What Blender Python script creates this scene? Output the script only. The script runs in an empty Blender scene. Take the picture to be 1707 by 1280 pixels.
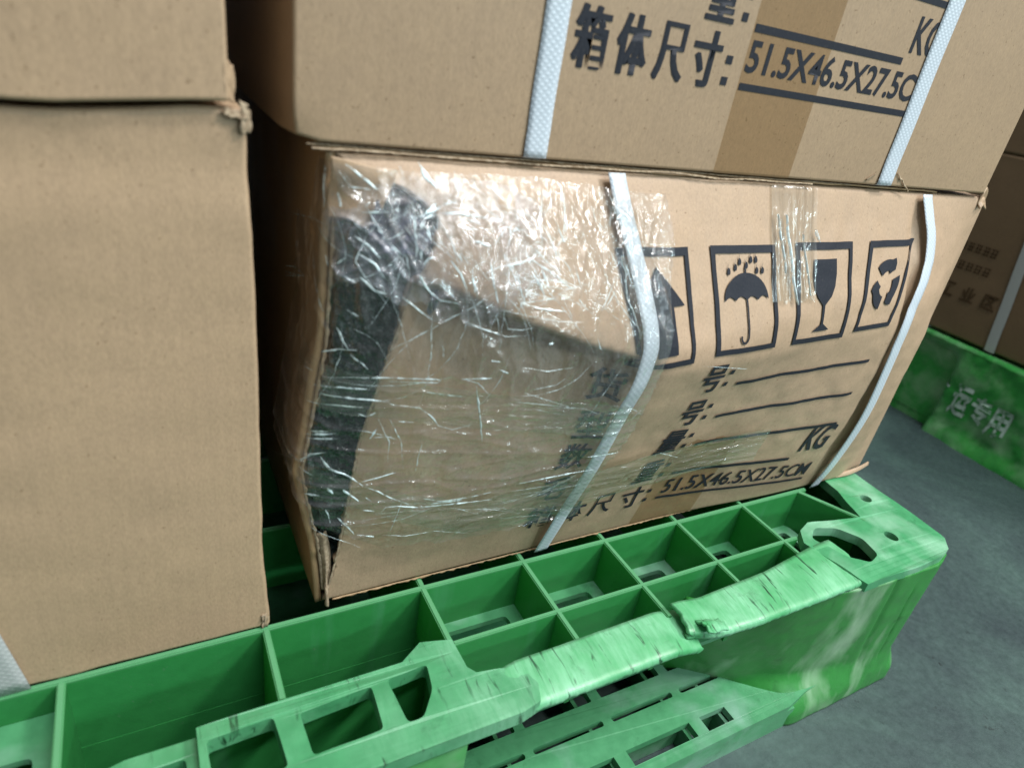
import bpy, bmesh, math, random
from mathutils import Vector, Matrix, noise
from mathutils.geometry import tessellate_polygon
random.seed(7)
SC = 0.01                      # everything below is written in centimetres
scn = bpy.context.scene
C = scn.collection

# ------------------------------------------------------------------ camera
cam_d = bpy.data.cameras.new('camera'); cam = bpy.data.objects.new('camera', cam_d); C.objects.link(cam)
Rm = ((0.8747, -0.4602, 0.152), (-0.0957, -0.4715, -0.8767), (0.4751, 0.7523, -0.4564))
cx, cy, cz = Vector(Rm[0]).normalized(), -Vector(Rm[1]).normalized(), -Vector(Rm[2]).normalized()
cz = cx.cross(cy).normalized(); cy = cz.cross(cx).normalized()
M = Matrix((cx, cy, cz)).transposed().to_4x4()
M.translation = Vector((-7.525, -28.686, 31.112)) * SC
cam.matrix_world = M
cam_d.sensor_width = 36; cam_d.lens = 23.155
cam_d.clip_start = 0.01; cam_d.clip_end = 60
cam_d.dof.use_dof = True; cam_d.dof.focus_distance = 0.46; cam_d.dof.aperture_fstop = 7.0
scn.camera = cam

# ------------------------------------------------------------------ light
w = bpy.data.worlds.new('World'); scn.world = w; w.use_nodes = True
bg = w.node_tree.nodes['Background']; bg.inputs[0].default_value = (0.80, 0.92, 1.0, 1); bg.inputs[1].default_value = 0.25

def area(name, loc, target, sx, sy, power, col):
    l = bpy.data.lights.new(name, 'AREA'); l.shape = 'RECTANGLE'; l.size = sx; l.size_y = sy
    l.energy = power; l.color = col
    o = bpy.data.objects.new(name, l); C.objects.link(o)
    o.location = loc
    o.rotation_euler = (Vector(target) - Vector(loc)).to_track_quat('-Z', 'Y').to_euler()
    return o
TG = (0.22, -0.03, 0.12)
area('unseen_lamp', (2.05, -1.45, 2.6), TG, 0.7, 0.45, 72, (1.0, 0.985, 0.96))
area('unseen_lamp', (0.6, -1.1, 3.3), TG, 1.6, 0.25, 84, (0.95, 0.985, 1.0))
area('unseen_lamp', (1.9, -2.0, 1.05), TG, 0.55, 0.16, 12, (0.72, 0.95, 1.0))  # added low cool lamp, gives glare on card and film
area('unseen_lamp', (1.05, -2.4, 1.25), TG, 0.5, 0.14, 14, (0.72, 0.95, 1.0))  # second added cool lamp, for glints on the film
area('unseen_lamp', (0.95, -2.3, 2.3), TG, 1.0, 0.3, 12, (0.95, 0.98, 1.0))  # added fill lamp, stands for no known source
scn.view_settings.view_transform = 'Standard'; scn.view_settings.look = 'None'
scn.view_settings.gamma = 1; scn.view_settings.exposure = 0.13
scn.cycles.transparent_max_bounces = 24

# ------------------------------------------------------------------ materials
def new_mat(name):
    m = bpy.data.materials.new(name); m.use_nodes = True
    nt = m.node_tree; b = nt.nodes['Principled BSDF']
    return m, nt, b
def N(nt, t, **k):
    n = nt.nodes.new(t)
    for a, v in k.items():
        if a.startswith('i_'):
            key = a[2:]; n.inputs[int(key) if key.isdigit() else key].default_value = v
        else: setattr(n, a, v)
    return n
def ramp(nt, src, stops):
    r = N(nt, 'ShaderNodeValToRGB'); e = r.color_ramp.elements
    while len(e) < len(stops): e.new(0.5)
    for i, (p, c) in enumerate(stops):
        e[i].position = p; e[i].color = (c if len(c) == 4 else (*c, 1))
    nt.links.new(src, r.inputs[0]); return r
def coords(nt, scale=(1, 1, 1), rot=(0, 0, 0)):
    t = N(nt, 'ShaderNodeTexCoord'); m = N(nt, 'ShaderNodeMapping')
    m.inputs['Scale'].default_value = scale; m.inputs['Rotation'].default_value = rot
    nt.links.new(t.outputs['Object'], m.inputs['Vector']); return m.outputs[0]
def noi(nt, vec, scale, detail=4, rough=0.6, dist=0):
    n = N(nt, 'ShaderNodeTexNoise'); n.inputs['Scale'].default_value = scale
    n.inputs['Detail'].default_value = detail; n.inputs['Roughness'].default_value = rough
    n.inputs['Distortion'].default_value = dist
    nt.links.new(vec, n.inputs['Vector']); return n.outputs[0]
def mix(nt, fac, a, b, mode='MIX'):
    m = N(nt, 'ShaderNodeMix', data_type='RGBA', blend_type=mode)
    for s, i in ((fac, 0), (a, 6), (b, 7)):
        if hasattr(s, 'default_value') or hasattr(s, 'is_linked'): nt.links.new(s, m.inputs[i])
        elif isinstance(s, (int, float)): m.inputs[i].default_value = s
        else: m.inputs[i].default_value = (*s, 1)
    return m.outputs[2]
def bump(nt, h, strength, dist, nrm=None):
    b = N(nt, 'ShaderNodeBump'); b.inputs['Strength'].default_value = strength; b.inputs['Distance'].default_value = dist
    nt.links.new(h, b.inputs['Height'])
    if nrm: nt.links.new(nrm, b.inputs['Normal'])
    return b.outputs[0]

def kraft(name, base, warm=(1, 1, 1)):
    m, nt, b = new_mat(name)
    v = coords(nt)
    big = noi(nt, v, 9, 3, .5); med = noi(nt, v, 60, 4, .6)
    vf = coords(nt, (1, 1, 0.45)); fine = noi(nt, vf, 900, 3, .7)
    spk = noi(nt, v, 520, 1, .5)
    c1 = tuple(x * 0.96 for x in base); c2 = tuple(min(1, x * 1.04) for x in base)
    r1 = ramp(nt, big, [(0.3, c1), (0.7, c2)]).outputs[0]
    r2 = ramp(nt, med, [(0.3, (0.965, 0.965, 0.97)), (0.7, (1.03, 1.03, 1.02))]).outputs[0]
    r3 = ramp(nt, fine, [(0.25, (0.86, 0.86, 0.86)), (0.75, (1.13, 1.13, 1.13))]).outputs[0]
    r4 = ramp(nt, spk, [(0.22, (0.62, 0.58, 0.52)), (0.29, (1, 1, 1))]).outputs[0]
    c = mix(nt, 1, r1, r2, 'MULTIPLY'); c = mix(nt, 1, c, r3, 'MULTIPLY'); c = mix(nt, 1, c, r4, 'MULTIPLY')
    nt.links.new(c, b.inputs['Base Color'])
    b.inputs['Roughness'].default_value = 0.5; b.inputs['Specular IOR Level'].default_value = 0.38
    wv = N(nt, 'ShaderNodeTexWave', wave_type='BANDS', bands_direction='X'); wv.inputs['Scale'].default_value = 45; wv.inputs['Distortion'].default_value = .6
    nt.links.new(v, wv.inputs[0]); n0 = bump(nt, wv.outputs[1], 0.045, 0.001)
    n1 = bump(nt, fine, 0.18, 0.0006, n0); n2 = bump(nt, noi(nt, v, 22, 3, .5), 0.09, 0.004, n1)
    nt.links.new(n2, b.inputs['Normal'])
    return m
K_PALE = kraft('kraft_pale', (0.425, 0.293, 0.183))
K_WARM = kraft('kraft_warm', (0.43, 0.298, 0.195))
K_UP = kraft('kraft_upper', (0.36, 0.249, 0.154))
K_FAR_SHADED = kraft('kraft_far_shaded', (0.17, 0.11, 0.06))  # shade of the far stack put into a darker base colour
K_SHADED = kraft('kraft_shaded', (0.34, 0.22, 0.115))  # same card, darker: side and underside shade put into the colour

def simple(name, col, rough, spec=0.5):
    m, nt, b = new_mat(name)
    b.inputs['Base Color'].default_value = (*col, 1); b.inputs['Roughness'].default_value = rough
    b.inputs['Specular IOR Level'].default_value = spec
    return m, nt, b
INK, nt, b = simple('ink', (0.02, 0.022, 0.03), 0.6, 0.18)
f = noi(nt, coords(nt), 700, 3, .7)
nt.links.new(ramp(nt, f, [(0.25, (0.016, 0.018, 0.026)), (0.62, (0.024, 0.026, 0.034)), (0.78, (0.055, 0.05, 0.045))]).outputs[0], b.inputs['Base Color'])
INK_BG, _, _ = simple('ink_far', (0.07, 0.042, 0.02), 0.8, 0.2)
TORN, nt, b = simple('torn_paper', (0.4, 0.3, 0.2), 0.9, 0.1)
nt.links.new(ramp(nt, noi(nt, coords(nt), 420, 4, .7), [(0.3, (0.15, 0.10, 0.06)), (0.68, (0.46, 0.36, 0.25))]).outputs[0], b.inputs['Base Color'])

def strapmat(name, tint):
    m, nt, b = new_mat(name)
    # woven polypropylene: diagonal embossed diamonds
    tc = N(nt, 'ShaderNodeTexCoord')
    mp = N(nt, 'ShaderNodeMapping'); nt.links.new(tc.outputs['UV'], mp.inputs[0])
    hs = []
    for a in (38, -38):
        mp2 = N(nt, 'ShaderNodeMapping'); mp2.inputs['Rotation'].default_value = (0, 0, math.radians(a))
        nt.links.new(mp.outputs[0], mp2.inputs[0])
        wv = N(nt, 'ShaderNodeTexWave', wave_type='BANDS', bands_direction='Y'); wv.inputs['Scale'].default_value = 1.25
        nt.links.new(mp2.outputs[0], wv.inputs[0]); hs.append(wv.outputs[0 if False else 1])
    mm = N(nt, 'ShaderNodeMath', operation='MULTIPLY'); nt.links.new(hs[0], mm.inputs[0]); nt.links.new(hs[1], mm.inputs[1])
    nt.links.new(ramp(nt, mm.outputs[0], [(0.0, tuple(t * 0.86 for t in tint)), (0.5, tint)]).outputs[0], b.inputs['Base Color'])
    nt.links.new(bump(nt, mm.outputs[0], 0.3, 0.0004), b.inputs['Normal'])
    b.inputs['Roughness'].default_value = 0.38
    return m
STRAP = strapmat('strap_white', (0.60, 0.66, 0.72))
STRAP_GREY = strapmat('strap_grey', (0.42, 0.44, 0.43))

TAPE, nt, b = new_mat('brown_tape')
v = coords(nt); wr = noi(nt, coords(nt, (1, 1, .12)), 60, 4, .6)
nt.links.new(bump(nt, wr, 0.35, 0.002), b.inputs['Normal'])
b.inputs['Base Color'].default_value = (0.27, 0.185, 0.10, 1); b.inputs['Roughness'].default_value = 0.22
tr = N(nt, 'ShaderNodeBsdfTransparent'); tr.inputs[0].default_value = (0.93, 0.88, 0.80, 1)
mx = N(nt, 'ShaderNodeMixShader'); mx.inputs[0].default_value = 0.2
nt.links.new(tr.outputs[0], mx.inputs[1]); nt.links.new(b.outputs[0], mx.inputs[2])
nt.links.new(mx.outputs[0], nt.nodes['Material Output'].inputs[0])

def filmmat(name, haze, hazecol, tint, wr_scale, bstr, stretch=(1, 1, 1), rot=(0, 0, 0), spec=1.0, rough=0.07):
    m, nt, b = new_mat(name); nt.nodes.remove(b)
    v = coords(nt, stretch, rot)
    nA = noi(nt, v, wr_scale, 5, .62, 1.2)
    vo = N(nt, 'ShaderNodeTexVoronoi', feature='DISTANCE_TO_EDGE'); vo.inputs['Scale'].default_value = wr_scale * 0.9
    dn = N(nt, 'ShaderNodeTexNoise'); dn.inputs['Scale'].default_value = wr_scale * 1.1; nt.links.new(v, dn.inputs['Vector'])
    va = N(nt, 'ShaderNodeMix', data_type='VECTOR'); va.inputs[0].default_value = 0.03
    nt.links.new(v, va.inputs[4]); nt.links.new(dn.outputs[1], va.inputs[5]); nt.links.new(va.outputs[1], vo.inputs['Vector'])
    rr = ramp(nt, vo.outputs['Distance'], [(0.0, (1, 1, 1)), (0.10, (0, 0, 0))]).outputs[0]
    n1 = bump(nt, nA, bstr, 0.006); n2 = bump(nt, rr, bstr * 0.8, 0.0012, n1)
    gl = N(nt, 'ShaderNodeBsdfGlossy'); gl.inputs['Roughness'].default_value = rough; nt.links.new(n2, gl.inputs['Normal'])
    gl.inputs[0].default_value = (1, 1, 1, 1)
    tp = N(nt, 'ShaderNodeBsdfTransparent'); tp.inputs[0].default_value = (*tint, 1)
    df = N(nt, 'ShaderNodeBsdfDiffuse'); df.inputs[0].default_value = (*hazecol, 1); nt.links.new(n2, df.inputs['Normal'])
    hz = ramp(nt, noi(nt, v, wr_scale * 0.45, 5, .65, .8), [(0.38, (haze * .25,) * 3), (0.70, (min(1, haze * 2.4),) * 3)]).outputs[0]
    m1 = N(nt, 'ShaderNodeMixShader'); nt.links.new(hz, m1.inputs[0]); nt.links.new(tp.outputs[0], m1.inputs[1]); nt.links.new(df.outputs[0], m1.inputs[2])
    fr = N(nt, 'ShaderNodeFresnel'); fr.inputs[0].default_value = 1.45; nt.links.new(n2, fr.inputs['Normal'])
    mu = N(nt, 'ShaderNodeMath', operation='MULTIPLY'); mu.inputs[1].default_value = spec; mu.use_clamp = True; nt.links.new(fr.outputs[0], mu.inputs[0])
    m2 = N(nt, 'ShaderNodeMixShader'); mn = N(nt, 'ShaderNodeMath', operation='MINIMUM'); mn.inputs[1].default_value = 0.28; nt.links.new(mu.outputs[0], mn.inputs[0]); nt.links.new(mn.outputs[0], m2.inputs[0]); nt.links.new(m1.outputs[0], m2.inputs[1]); nt.links.new(gl.outputs[0], m2.inputs[2])
    nA2 = bump(nt, noi(nt, v, wr_scale * .35, 3, .5, .6), .8, 0.012)
    g2 = N(nt, 'ShaderNodeBsdfGlossy'); g2.inputs['Roughness'].default_value = .24; g2.inputs[0].default_value = (1, 1, 1, 1); nt.links.new(nA2, g2.inputs['Normal'])
    m3 = N(nt, 'ShaderNodeMixShader'); m3.inputs[0].default_value = 0.018
    nt.links.new(m2.outputs[0], m3.inputs[1]); nt.links.new(g2.outputs[0], m3.inputs[2])
    nt.links.new(m3.outputs[0], nt.nodes['Material Output'].inputs[0])
    return m
FILM = filmmat('stretch_film', 0.035, (0.75, 0.78, 0.76), (0.975, 0.975, 0.965), 30, 1.0, (1, 1, 0.5), (0, math.radians(25), 0), 1.7, 0.10)
FILM_BUNCH_GLARE = filmmat('bunched_glare_film', 0.12, (0.80, 0.82, 0.90), (0.96, 0.96, 0.97), 48, 1.0, (1, 1, 0.6), (0, math.radians(35), 0), 2.2, 0.10)  # bunched layer whose whitish haze paints the glare on the film
FILM_BAND = filmmat('film_band', 0.05, (0.7, 0.74, 0.66), (0.93, 0.94, 0.9), 40, 0.7, (0.22, 1, 1.6), (0, 0, 0), 1.6, 0.12)
CLEAR_TAPE = filmmat('clear_tape', 0.035, (0.8, 0.8, 0.78), (0.95, 0.95, 0.92), 30, 0.5, (1.0, 1, 0.12), (0, 0, 0), 0.9, 0.12)
PLEAT_GLINT, nt, b = simple('film_pleat_glint', (0.80, 0.94, 0.96), 0.16, 1.0)  # pale cyan colour paints highlight streaks onto the film folds
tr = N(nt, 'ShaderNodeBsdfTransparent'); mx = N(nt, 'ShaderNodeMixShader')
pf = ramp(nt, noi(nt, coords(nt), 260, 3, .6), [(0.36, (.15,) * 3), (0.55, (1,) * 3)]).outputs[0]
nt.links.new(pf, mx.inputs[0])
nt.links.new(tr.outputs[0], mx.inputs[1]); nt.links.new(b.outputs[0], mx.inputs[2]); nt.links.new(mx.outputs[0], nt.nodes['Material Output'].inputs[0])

BAG, nt, b = simple('dark_bag', (0.03, 0.05, 0.047), 0.2, 1.0)
v = coords(nt)
nt.links.new(ramp(nt, noi(nt, v, 120, 5, .7, 1), [(0.3, (0.008, 0.014, 0.013)), (0.55, (0.035, 0.055, 0.052)), (0.70, (0.16, 0.20, 0.20))]).outputs[0], b.inputs['Base Color'])
nt.links.new(bump(nt, noi(nt, v, 140, 4, .6, 1.5), 1.0, 0.007), b.inputs['Normal'])
PURPLE, nt, b = simple('dark_violet_film', (0.09, 0.08, 0.15), 0.3, 0.6)
nt.links.new(ramp(nt, noi(nt, coords(nt), 160, 4, .7, 1), [(0.35, (0.012, 0.013, 0.025)), (0.55, (0.045, 0.042, 0.10)), (0.75, (0.18, 0.17, 0.30))]).outputs[0], b.inputs['Base Color'])

def plastic(name, base, worn, amount, scratch=False, trans=0.14, toptint=0.0, xgrad=None, streak=False):
    m, nt, b = new_mat(name)
    v = coords(nt)
    cloud = noi(nt, coords(nt, (1.3, 1, .42), (0, math.radians(-14), 0)) if streak else v, 24 if streak else 22, 4, .5, .3); cl2 = noi(nt, v, 90, 4, .6)
    sv = coords(nt, (1, 0.16, 0.3)); sc = noi(nt, sv, 330, 4, .65, .4)
    c = ramp(nt, cl2, [(0.3, tuple(x * (.88 if amount > 0 else .93) for x in base)), (0.7, tuple(min(1, x * (1.1 if amount > 0 else 1.06)) for x in base))]).outputs[0]
    if amount > 0:
        ma = ramp(nt, cloud, [(max(0, .62 - amount * .45), (0, 0, 0)), (.86 - amount * .3, (1, 1, 1))]).outputs[0]
        if scratch:
            s2 = ramp(nt, sc, [(0.30, (0.45, 0.45, 0.45)), (0.58, (1, 1, 1))]).outputs[0]
            ma = mix(nt, 1, ma, s2, 'MULTIPLY')
        if xgrad:
            ge = N(nt, 'ShaderNodeNewGeometry'); sx = N(nt, 'ShaderNodeSeparateXYZ'); nt.links.new(ge.outputs['Position'], sx.inputs[0])
            mr = N(nt, 'ShaderNodeMapRange'); mr.inputs[1].default_value = xgrad[0]; mr.inputs[2].default_value = xgrad[1]; mr.inputs[3].default_value = 0.35
            nt.links.new(sx.outputs[0], mr.inputs[0]); ma = mix(nt, 1, ma, mr.outputs[0], 'MULTIPLY')
        c = mix(nt, ma, c, worn)
        if scratch:
            ds = ramp(nt, noi(nt, coords(nt, (1, .13, .3)), 210, 3, .6, .5), [(0.33, (0.12, 0.17, 0.14)), (0.41, (1, 1, 1))]).outputs[0]
            gate = ramp(nt, noi(nt, v, 16, 2, .5), [(0.40, (0, 0, 0)), (0.52, (1, 1, 1))]).outputs[0]
            c2 = mix(nt, 1, c, ds, 'MULTIPLY'); c = mix(nt, gate, c, c2)
    if amount == 0:   # flow marks and dust on the moulded ribs
        st = ramp(nt, noi(nt, coords(nt, (1, 1, .10)), 42, 3, .55), [(0.60, (0, 0, 0)), (0.78, (.55, .55, .55))]).outputs[0]
        c = mix(nt, st, c, (0.13, 0.42, 0.22))
        du = ramp(nt, noi(nt, v, 260, 4, .75), [(0.66, (0, 0, 0)), (0.74, (.6, .6, .6))]).outputs[0]
        c = mix(nt, du, c, (0.22, 0.36, 0.25))
    if toptint > 0:
        ge = N(nt, 'ShaderNodeNewGeometry'); sx = N(nt, 'ShaderNodeSeparateXYZ'); nt.links.new(ge.outputs['Position'], sx.inputs[0])
        mr = N(nt, 'ShaderNodeMapRange'); mr.inputs[1].default_value = -0.0022; mr.inputs[2].default_value = -0.0004; mr.inputs[4].default_value = toptint
        nt.links.new(sx.outputs[2], mr.inputs[0])
        c = mix(nt, mr.outputs[0], c, (0.20, 0.52, 0.27))  # paler colour close to deck height
    dirt = ramp(nt, noi(nt, v, 38, 6, .7, .3), [(0.28, (0.42, 0.46, 0.43)), (0.42, (1, 1, 1))]).outputs[0]
    c = mix(nt, 0.7 if amount > 0 else .25, c, mix(nt, 1, c, dirt, 'MULTIPLY'))
    nt.links.new(c, b.inputs['Base Color'])
    rg = ramp(nt, cl2, [(0.2, (.28,) * 3), (0.8, (.52,) * 3)]).outputs[0]; nt.links.new(rg, b.inputs['Roughness'])
    n1 = bump(nt, sc, 0.12 if scratch else 0.06, 0.001); n2 = bump(nt, cl2, 0.2, 0.0012, n1); nt.links.new(n2, b.inputs['Normal'])
    if trans:
        t = N(nt, 'ShaderNodeBsdfTranslucent'); t.inputs[0].default_value = (base[0] * 2.2, min(1, base[1] * 1.5), base[2] * .7, 1)
        mx = N(nt, 'ShaderNodeMixShader'); mx.inputs[0].default_value = trans
        nt.links.new(b.outputs[0], mx.inputs[1]); nt.links.new(t.outputs[0], mx.inputs[2])
        nt.links.new(mx.outputs[0], nt.nodes['Material Output'].inputs[0])
    return m
GREEN = plastic('green_plastic', (0.042, 0.31, 0.08), (0.12, 0.38, 0.18), 0.0, False, 0.34, 0.75)
GREEN_WORN = plastic('green_plastic_worn', (0.055, 0.32, 0.11), (0.24, 0.56, 0.33), 0.60, True, 0.0)
GREEN_PLATE = plastic('green_plastic_plate', (0.075, 0.29, 0.13), (0.24, 0.42, 0.32), 0.30, False, 0.05)
GREEN_GRIP = plastic('green_plastic_grip', (0.06, 0.28, 0.115), (0.24, 0.52, 0.32), 0.55, True, 0.0, 0, (0.02, 0.085))
GREEN_BLOCK = plastic('green_plastic_block', (0.028, 0.21, 0.035), (0.34, 0.50, 0.33), 0.24, False, 0.03, 0, None, True)
GREEN_FAR = plastic('green_plastic_far', (0.03, 0.27, 0.045), (0.22, 0.42, 0.22), 0.4, False, 0.0)
PAINT, nt, b = simple('worn_white_paint', (0.40, 0.52, 0.44), 0.6, 0.3)
nt.links.new(ramp(nt, noi(nt, coords(nt), 90, 4, .7), [(0.36, (0.06, 0.20, 0.08)), (0.52, (0.42, 0.55, 0.47))]).outputs[0], b.inputs['Base Color'])

FLOOR, nt, b = new_mat('floor_paint')
v = coords(nt)
f1 = noi(nt, v, 4, 7, .68, .4); f2 = noi(nt, v, 140, 6, .75)
c = ramp(nt, f1, [(0.32, (0.030, 0.045, 0.050)), (0.5, (0.052, 0.085, 0.079)), (0.68, (0.085, 0.145, 0.122))]).outputs[0]
c = mix(nt, 1, c, ramp(nt, f2, [(0.3, (0.74,) * 3), (0.7, (1.12,) * 3)]).outputs[0], 'MULTIPLY')
c = mix(nt, 1, c, ramp(nt, noi(nt, v, 30, 5, .8), [(0.30, (0.3,) * 3), (0.36, (1,) * 3)]).outputs[0], 'MULTIPLY')
nt.links.new(c, b.inputs['Base Color'])
nt.links.new(ramp(nt, f2, [(0.3, (.42,) * 3), (0.7, (.62,) * 3)]).outputs[0], b.inputs['Roughness'])
nt.links.new(bump(nt, f2, 0.15, 0.003), b.inputs['Normal'])

# ------------------------------------------------------------------ mesh helpers
def link(name, bm, mat, parent=None, smooth=True, solid=0, off=-1, uv=None):
    me = bpy.data.meshes.new(name)
    for v_ in bm.verts: v_.co *= SC
    bm.to_mesh(me); bm.free()
    o = bpy.data.objects.new(name, me); C.objects.link(o)
    if isinstance(mat, (list, tuple)):
        for m_ in mat: me.materials.append(m_)
    else: me.materials.append(mat)
    if smooth:
        for p in me.polygons: p.use_smooth = True
    if solid:
        md = o.modifiers.new('thickness', 'SOLIDIFY'); md.thickness = solid * SC; md.offset = off
    if parent:
        o.parent = parent; o.matrix_parent_inverse = parent.matrix_world.inverted()
    return o
def thing(name, label, cat, loc, group=None, rz=0):
    o = bpy.data.objects.new(name, None); C.objects.link(o)
    o.empty_display_size = .05
    o.matrix_world = Matrix.Translation(Vector(loc) * SC) @ Matrix.Rotation(rz, 4, 'Z')
    o['label'] = label; o['category'] = cat
    if group: o['group'] = group
    return o
def tag(o, label, cat, group=None):
    o['label'] = label; o['category'] = cat
    if group: o['group'] = group
    return o
def grid(bm, us, vs, fn, keep=None, uv=False):
    g = [[bm.verts.new(fn(u, v_)) for v_ in vs] for u in us]
    lay = bm.loops.layers.uv.verify() if uv else None
    for i in range(len(us) - 1):
        for j in range(len(vs) - 1):
            if keep and not keep((us[i] + us[i + 1]) / 2, (vs[j] + vs[j + 1]) / 2): continue
            f_ = bm.faces.new((g[i][j], g[i + 1][j], g[i + 1][j + 1], g[i][j + 1]))
            if uv:
                for l, (a, b_) in zip(f_.loops, ((i, j), (i + 1, j), (i + 1, j + 1), (i, j + 1))): l[lay].uv = (us[a], vs[b_])
    return g
def frange(a, b_, n): return [a + (b_ - a) * i / n for i in range(n + 1)]
def lerp_tab(tab, x):
    if x <= tab[0][0]: return tab[0][1]
    for (a, ya), (b_, yb) in zip(tab, tab[1:]):
        if x <= b_: 
            t = (x - a) / (b_ - a); return ya + (yb - ya) * t
    return tab[-1][1]
def smooth_tab(tab, x, h=1.0):
    return (lerp_tab(tab, x - h) + 2 * lerp_tab(tab, x) + lerp_tab(tab, x + h)) / 4
def ss(a, b_, x):
    t = max(0, min(1, (x - a) / (b_ - a))); return t * t * (3 - 2 * t)
def nz(x, y, z=0): return noise.noise(Vector((x, y, z)))
def boxm(bm, x0, x1, y0, y1, z0, z1, bev=0):
    r = bmesh.ops.create_cube(bm, size=1)
    for v_ in r['verts']:
        v_.co = Vector(((x0 + x1) / 2 + v_.co.x * (x1 - x0), (y0 + y1) / 2 + v_.co.y * (y1 - y0), (z0 + z1) / 2 + v_.co.z * (z1 - z0)))
    return r['verts']
def plate(bm, loops, z1, z0, zf=None, sub=None):
    """solid plate from an outline and holes; zf(x,y) bends the top"""
    if sub:   # densify and jitter the outline
        new = []
        for lp in loops:
            q = []
            for (a, b_) in zip(lp, lp[1:] + lp[:1]):
                d = math.dist(a, b_); n = max(1, int(d / sub))
                q += [(a[0] + (b_[0] - a[0]) * i / n, a[1] + (b_[1] - a[1]) * i / n) for i in range(n)]
            new.append(q)
        loops = new
    pts = [p for lp in loops for p in lp]
    tris = tessellate_polygon([[Vector((p[0], p[1], 0)) for p in lp] for lp in loops])
    zf = zf or (lambda x, y: 0)
    top = [bm.verts.new((p[0], p[1], z1 + zf(*p))) for p in pts]; bot = [bm.verts.new((p[0], p[1], z0 + zf(*p))) for p in pts]
    for t in tris:
        try:
            a, b_, c_ = t
            n = (Vector(pts[b_]) - Vector(pts[a])).cross(Vector(pts[c_]) - Vector(pts[a]))
            if n < 0: a, c_ = c_, a
            bm.faces.new((top[a], top[b_], top[c_])); bm.faces.new((bot[c_], bot[b_], bot[a]))
        except ValueError: pass
    k = 0
    for lp in loops:
        n = len(lp)
        for i in range(n):
            a = k + i; b_ = k + (i + 1) % n
            bm.faces.new((top[a], bot[a], bot[b_], top[b_]))
        k += n
    bmesh.ops.recalc_face_normals(bm, faces=bm.faces[:])
def rounded(pts, r, n=3):
    out = []; L_ = len(pts)
    for i in range(L_):
        p0, p1, p2 = Vector(pts[i - 1]), Vector(pts[i]), Vector(pts[(i + 1) % L_])
        a = (p0 - p1); b_ = (p2 - p1); rr = min(r, a.length * .45, b_.length * .45)
        A = p1 + a.normalized() * rr; B = p1 + b_.normalized() * rr
        for k in range(n + 1):
            t = k / n; q = A * (1 - t) ** 2 + p1 * 2 * t * (1 - t) + B * t * t
            out.append((q.x, q.y))
    return out

def text_bm(s, size, sx=1.0, bold=0.0, shear=0.0):
    """filled flat lettering in a bmesh: origin at left end of baseline; x width factor sx"""
    cu = bpy.data.curves.new('t', 'FONT'); cu.body = s; cu.size = size; cu.offset = bold; cu.resolution_u = 3; cu.shear = shear
    o = bpy.data.objects.new('t', cu); C.objects.link(o)
    dg = bpy.context.evaluated_depsgraph_get(); me = o.evaluated_get(dg).to_mesh()
    bm = bmesh.new(); bm.from_mesh(me)
    o.evaluated_get(dg).to_mesh_clear(); bpy.data.objects.remove(o); bpy.data.curves.remove(cu)
    for v_ in bm.verts: v_.co.x *= sx
    return bm
def text_fit(s, x0, x1, y0, y1, bold=0.0):
    """lettering stretched to fill the given rectangle"""
    bm = text_bm(s, 1.0, 1, bold)
    xs = [v_.co.x for v_ in bm.verts]; ys = [v_.co.y for v_ in bm.verts]
    if not xs: return bm
    a, b_, c_, d = min(xs), max(xs), min(ys), max(ys)
    for v_ in bm.verts:
        v_.co.x = x0 + (v_.co.x - a) / (b_ - a) * (x1 - x0); v_.co.y = y0 + (v_.co.y - c_) / (d - c_) * (y1 - y0); v_.co.z = 0
    return bm
def heavy(s, x0, x1, y0, y1, d=.075):
    bm = text_fit(s, x0, x1 - d * 2, y0, y1, .016)
    for k in (1, 2):
        b2 = text_fit(s, x0 + d * k, x1 - d * (2 - k), y0, y1, .016)
        for v_ in b2.verts: v_.co.z = .006 * k
        add_bm(bm, b2)
    return bm
def add_bm(dst, src):
    me = bpy.data.meshes.new('x'); src.to_mesh(me); src.free(); dst.from_mesh(me); bpy.data.meshes.remove(me)
def poly(bm, pts):
    vs = [bm.verts.new((p[0], p[1], 0)) for p in pts]
    for t in tessellate_polygon([[Vector((p[0], p[1], 0)) for p in pts]]):
        try: bm.faces.new([vs[i] for i in t])
        except ValueError: pass
def quad(bm, x0, x1, y0, y1): poly(bm, [(x0, y0), (x1, y0), (x1, y1), (x0, y1)])
def stroke(bm, pts, w_):
    P = [Vector(p) for p in pts]
    for i in range(len(P) - 1):
        d = (P[i + 1] - P[i]); 
        if d.length < 1e-6: continue
        d.normalize(); n = Vector((-d.y, d.x)) * w_ / 2; e = d * (w_ * .18)
        poly(bm, [P[i] - n - e, P[i + 1] - n + e, P[i + 1] + n + e, P[i] + n - e])
def slice_bm(bm, axis, vals):
    for val in vals:
        co = Vector((0, 0, 0)); co[axis] = val; no = Vector((0, 0, 0)); no[axis] = 1
        bmesh.ops.bisect_plane(bm, geom=bm.verts[:] + bm.edges[:] + bm.faces[:], dist=1e-5, plane_co=co, plane_no=no)
def wrap(bm, S, off, xs, ys):
    slice_bm(bm, 0, xs); slice_bm(bm, 1, ys)
    for v_ in bm.verts:
        u, q, lift_ = v_.co.x, v_.co.y, v_.co.z
        p = S(u, q); du = S(u + .05, q) - p; dv = S(u, q + .05) - p
        n = du.cross(dv).normalized()
        if n.y > 0: n = -n
        v_.co = p + n * (off + lift_)

# ------------------------------------------------------------------ ground
bm = bmesh.new()
quad(bm, -3000, 3000, -3000, 3000)
for v_ in bm.verts: v_.co.z = -15
o = link('floor', bm, FLOOR, smooth=False); o['kind'] = 'structure'

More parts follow.
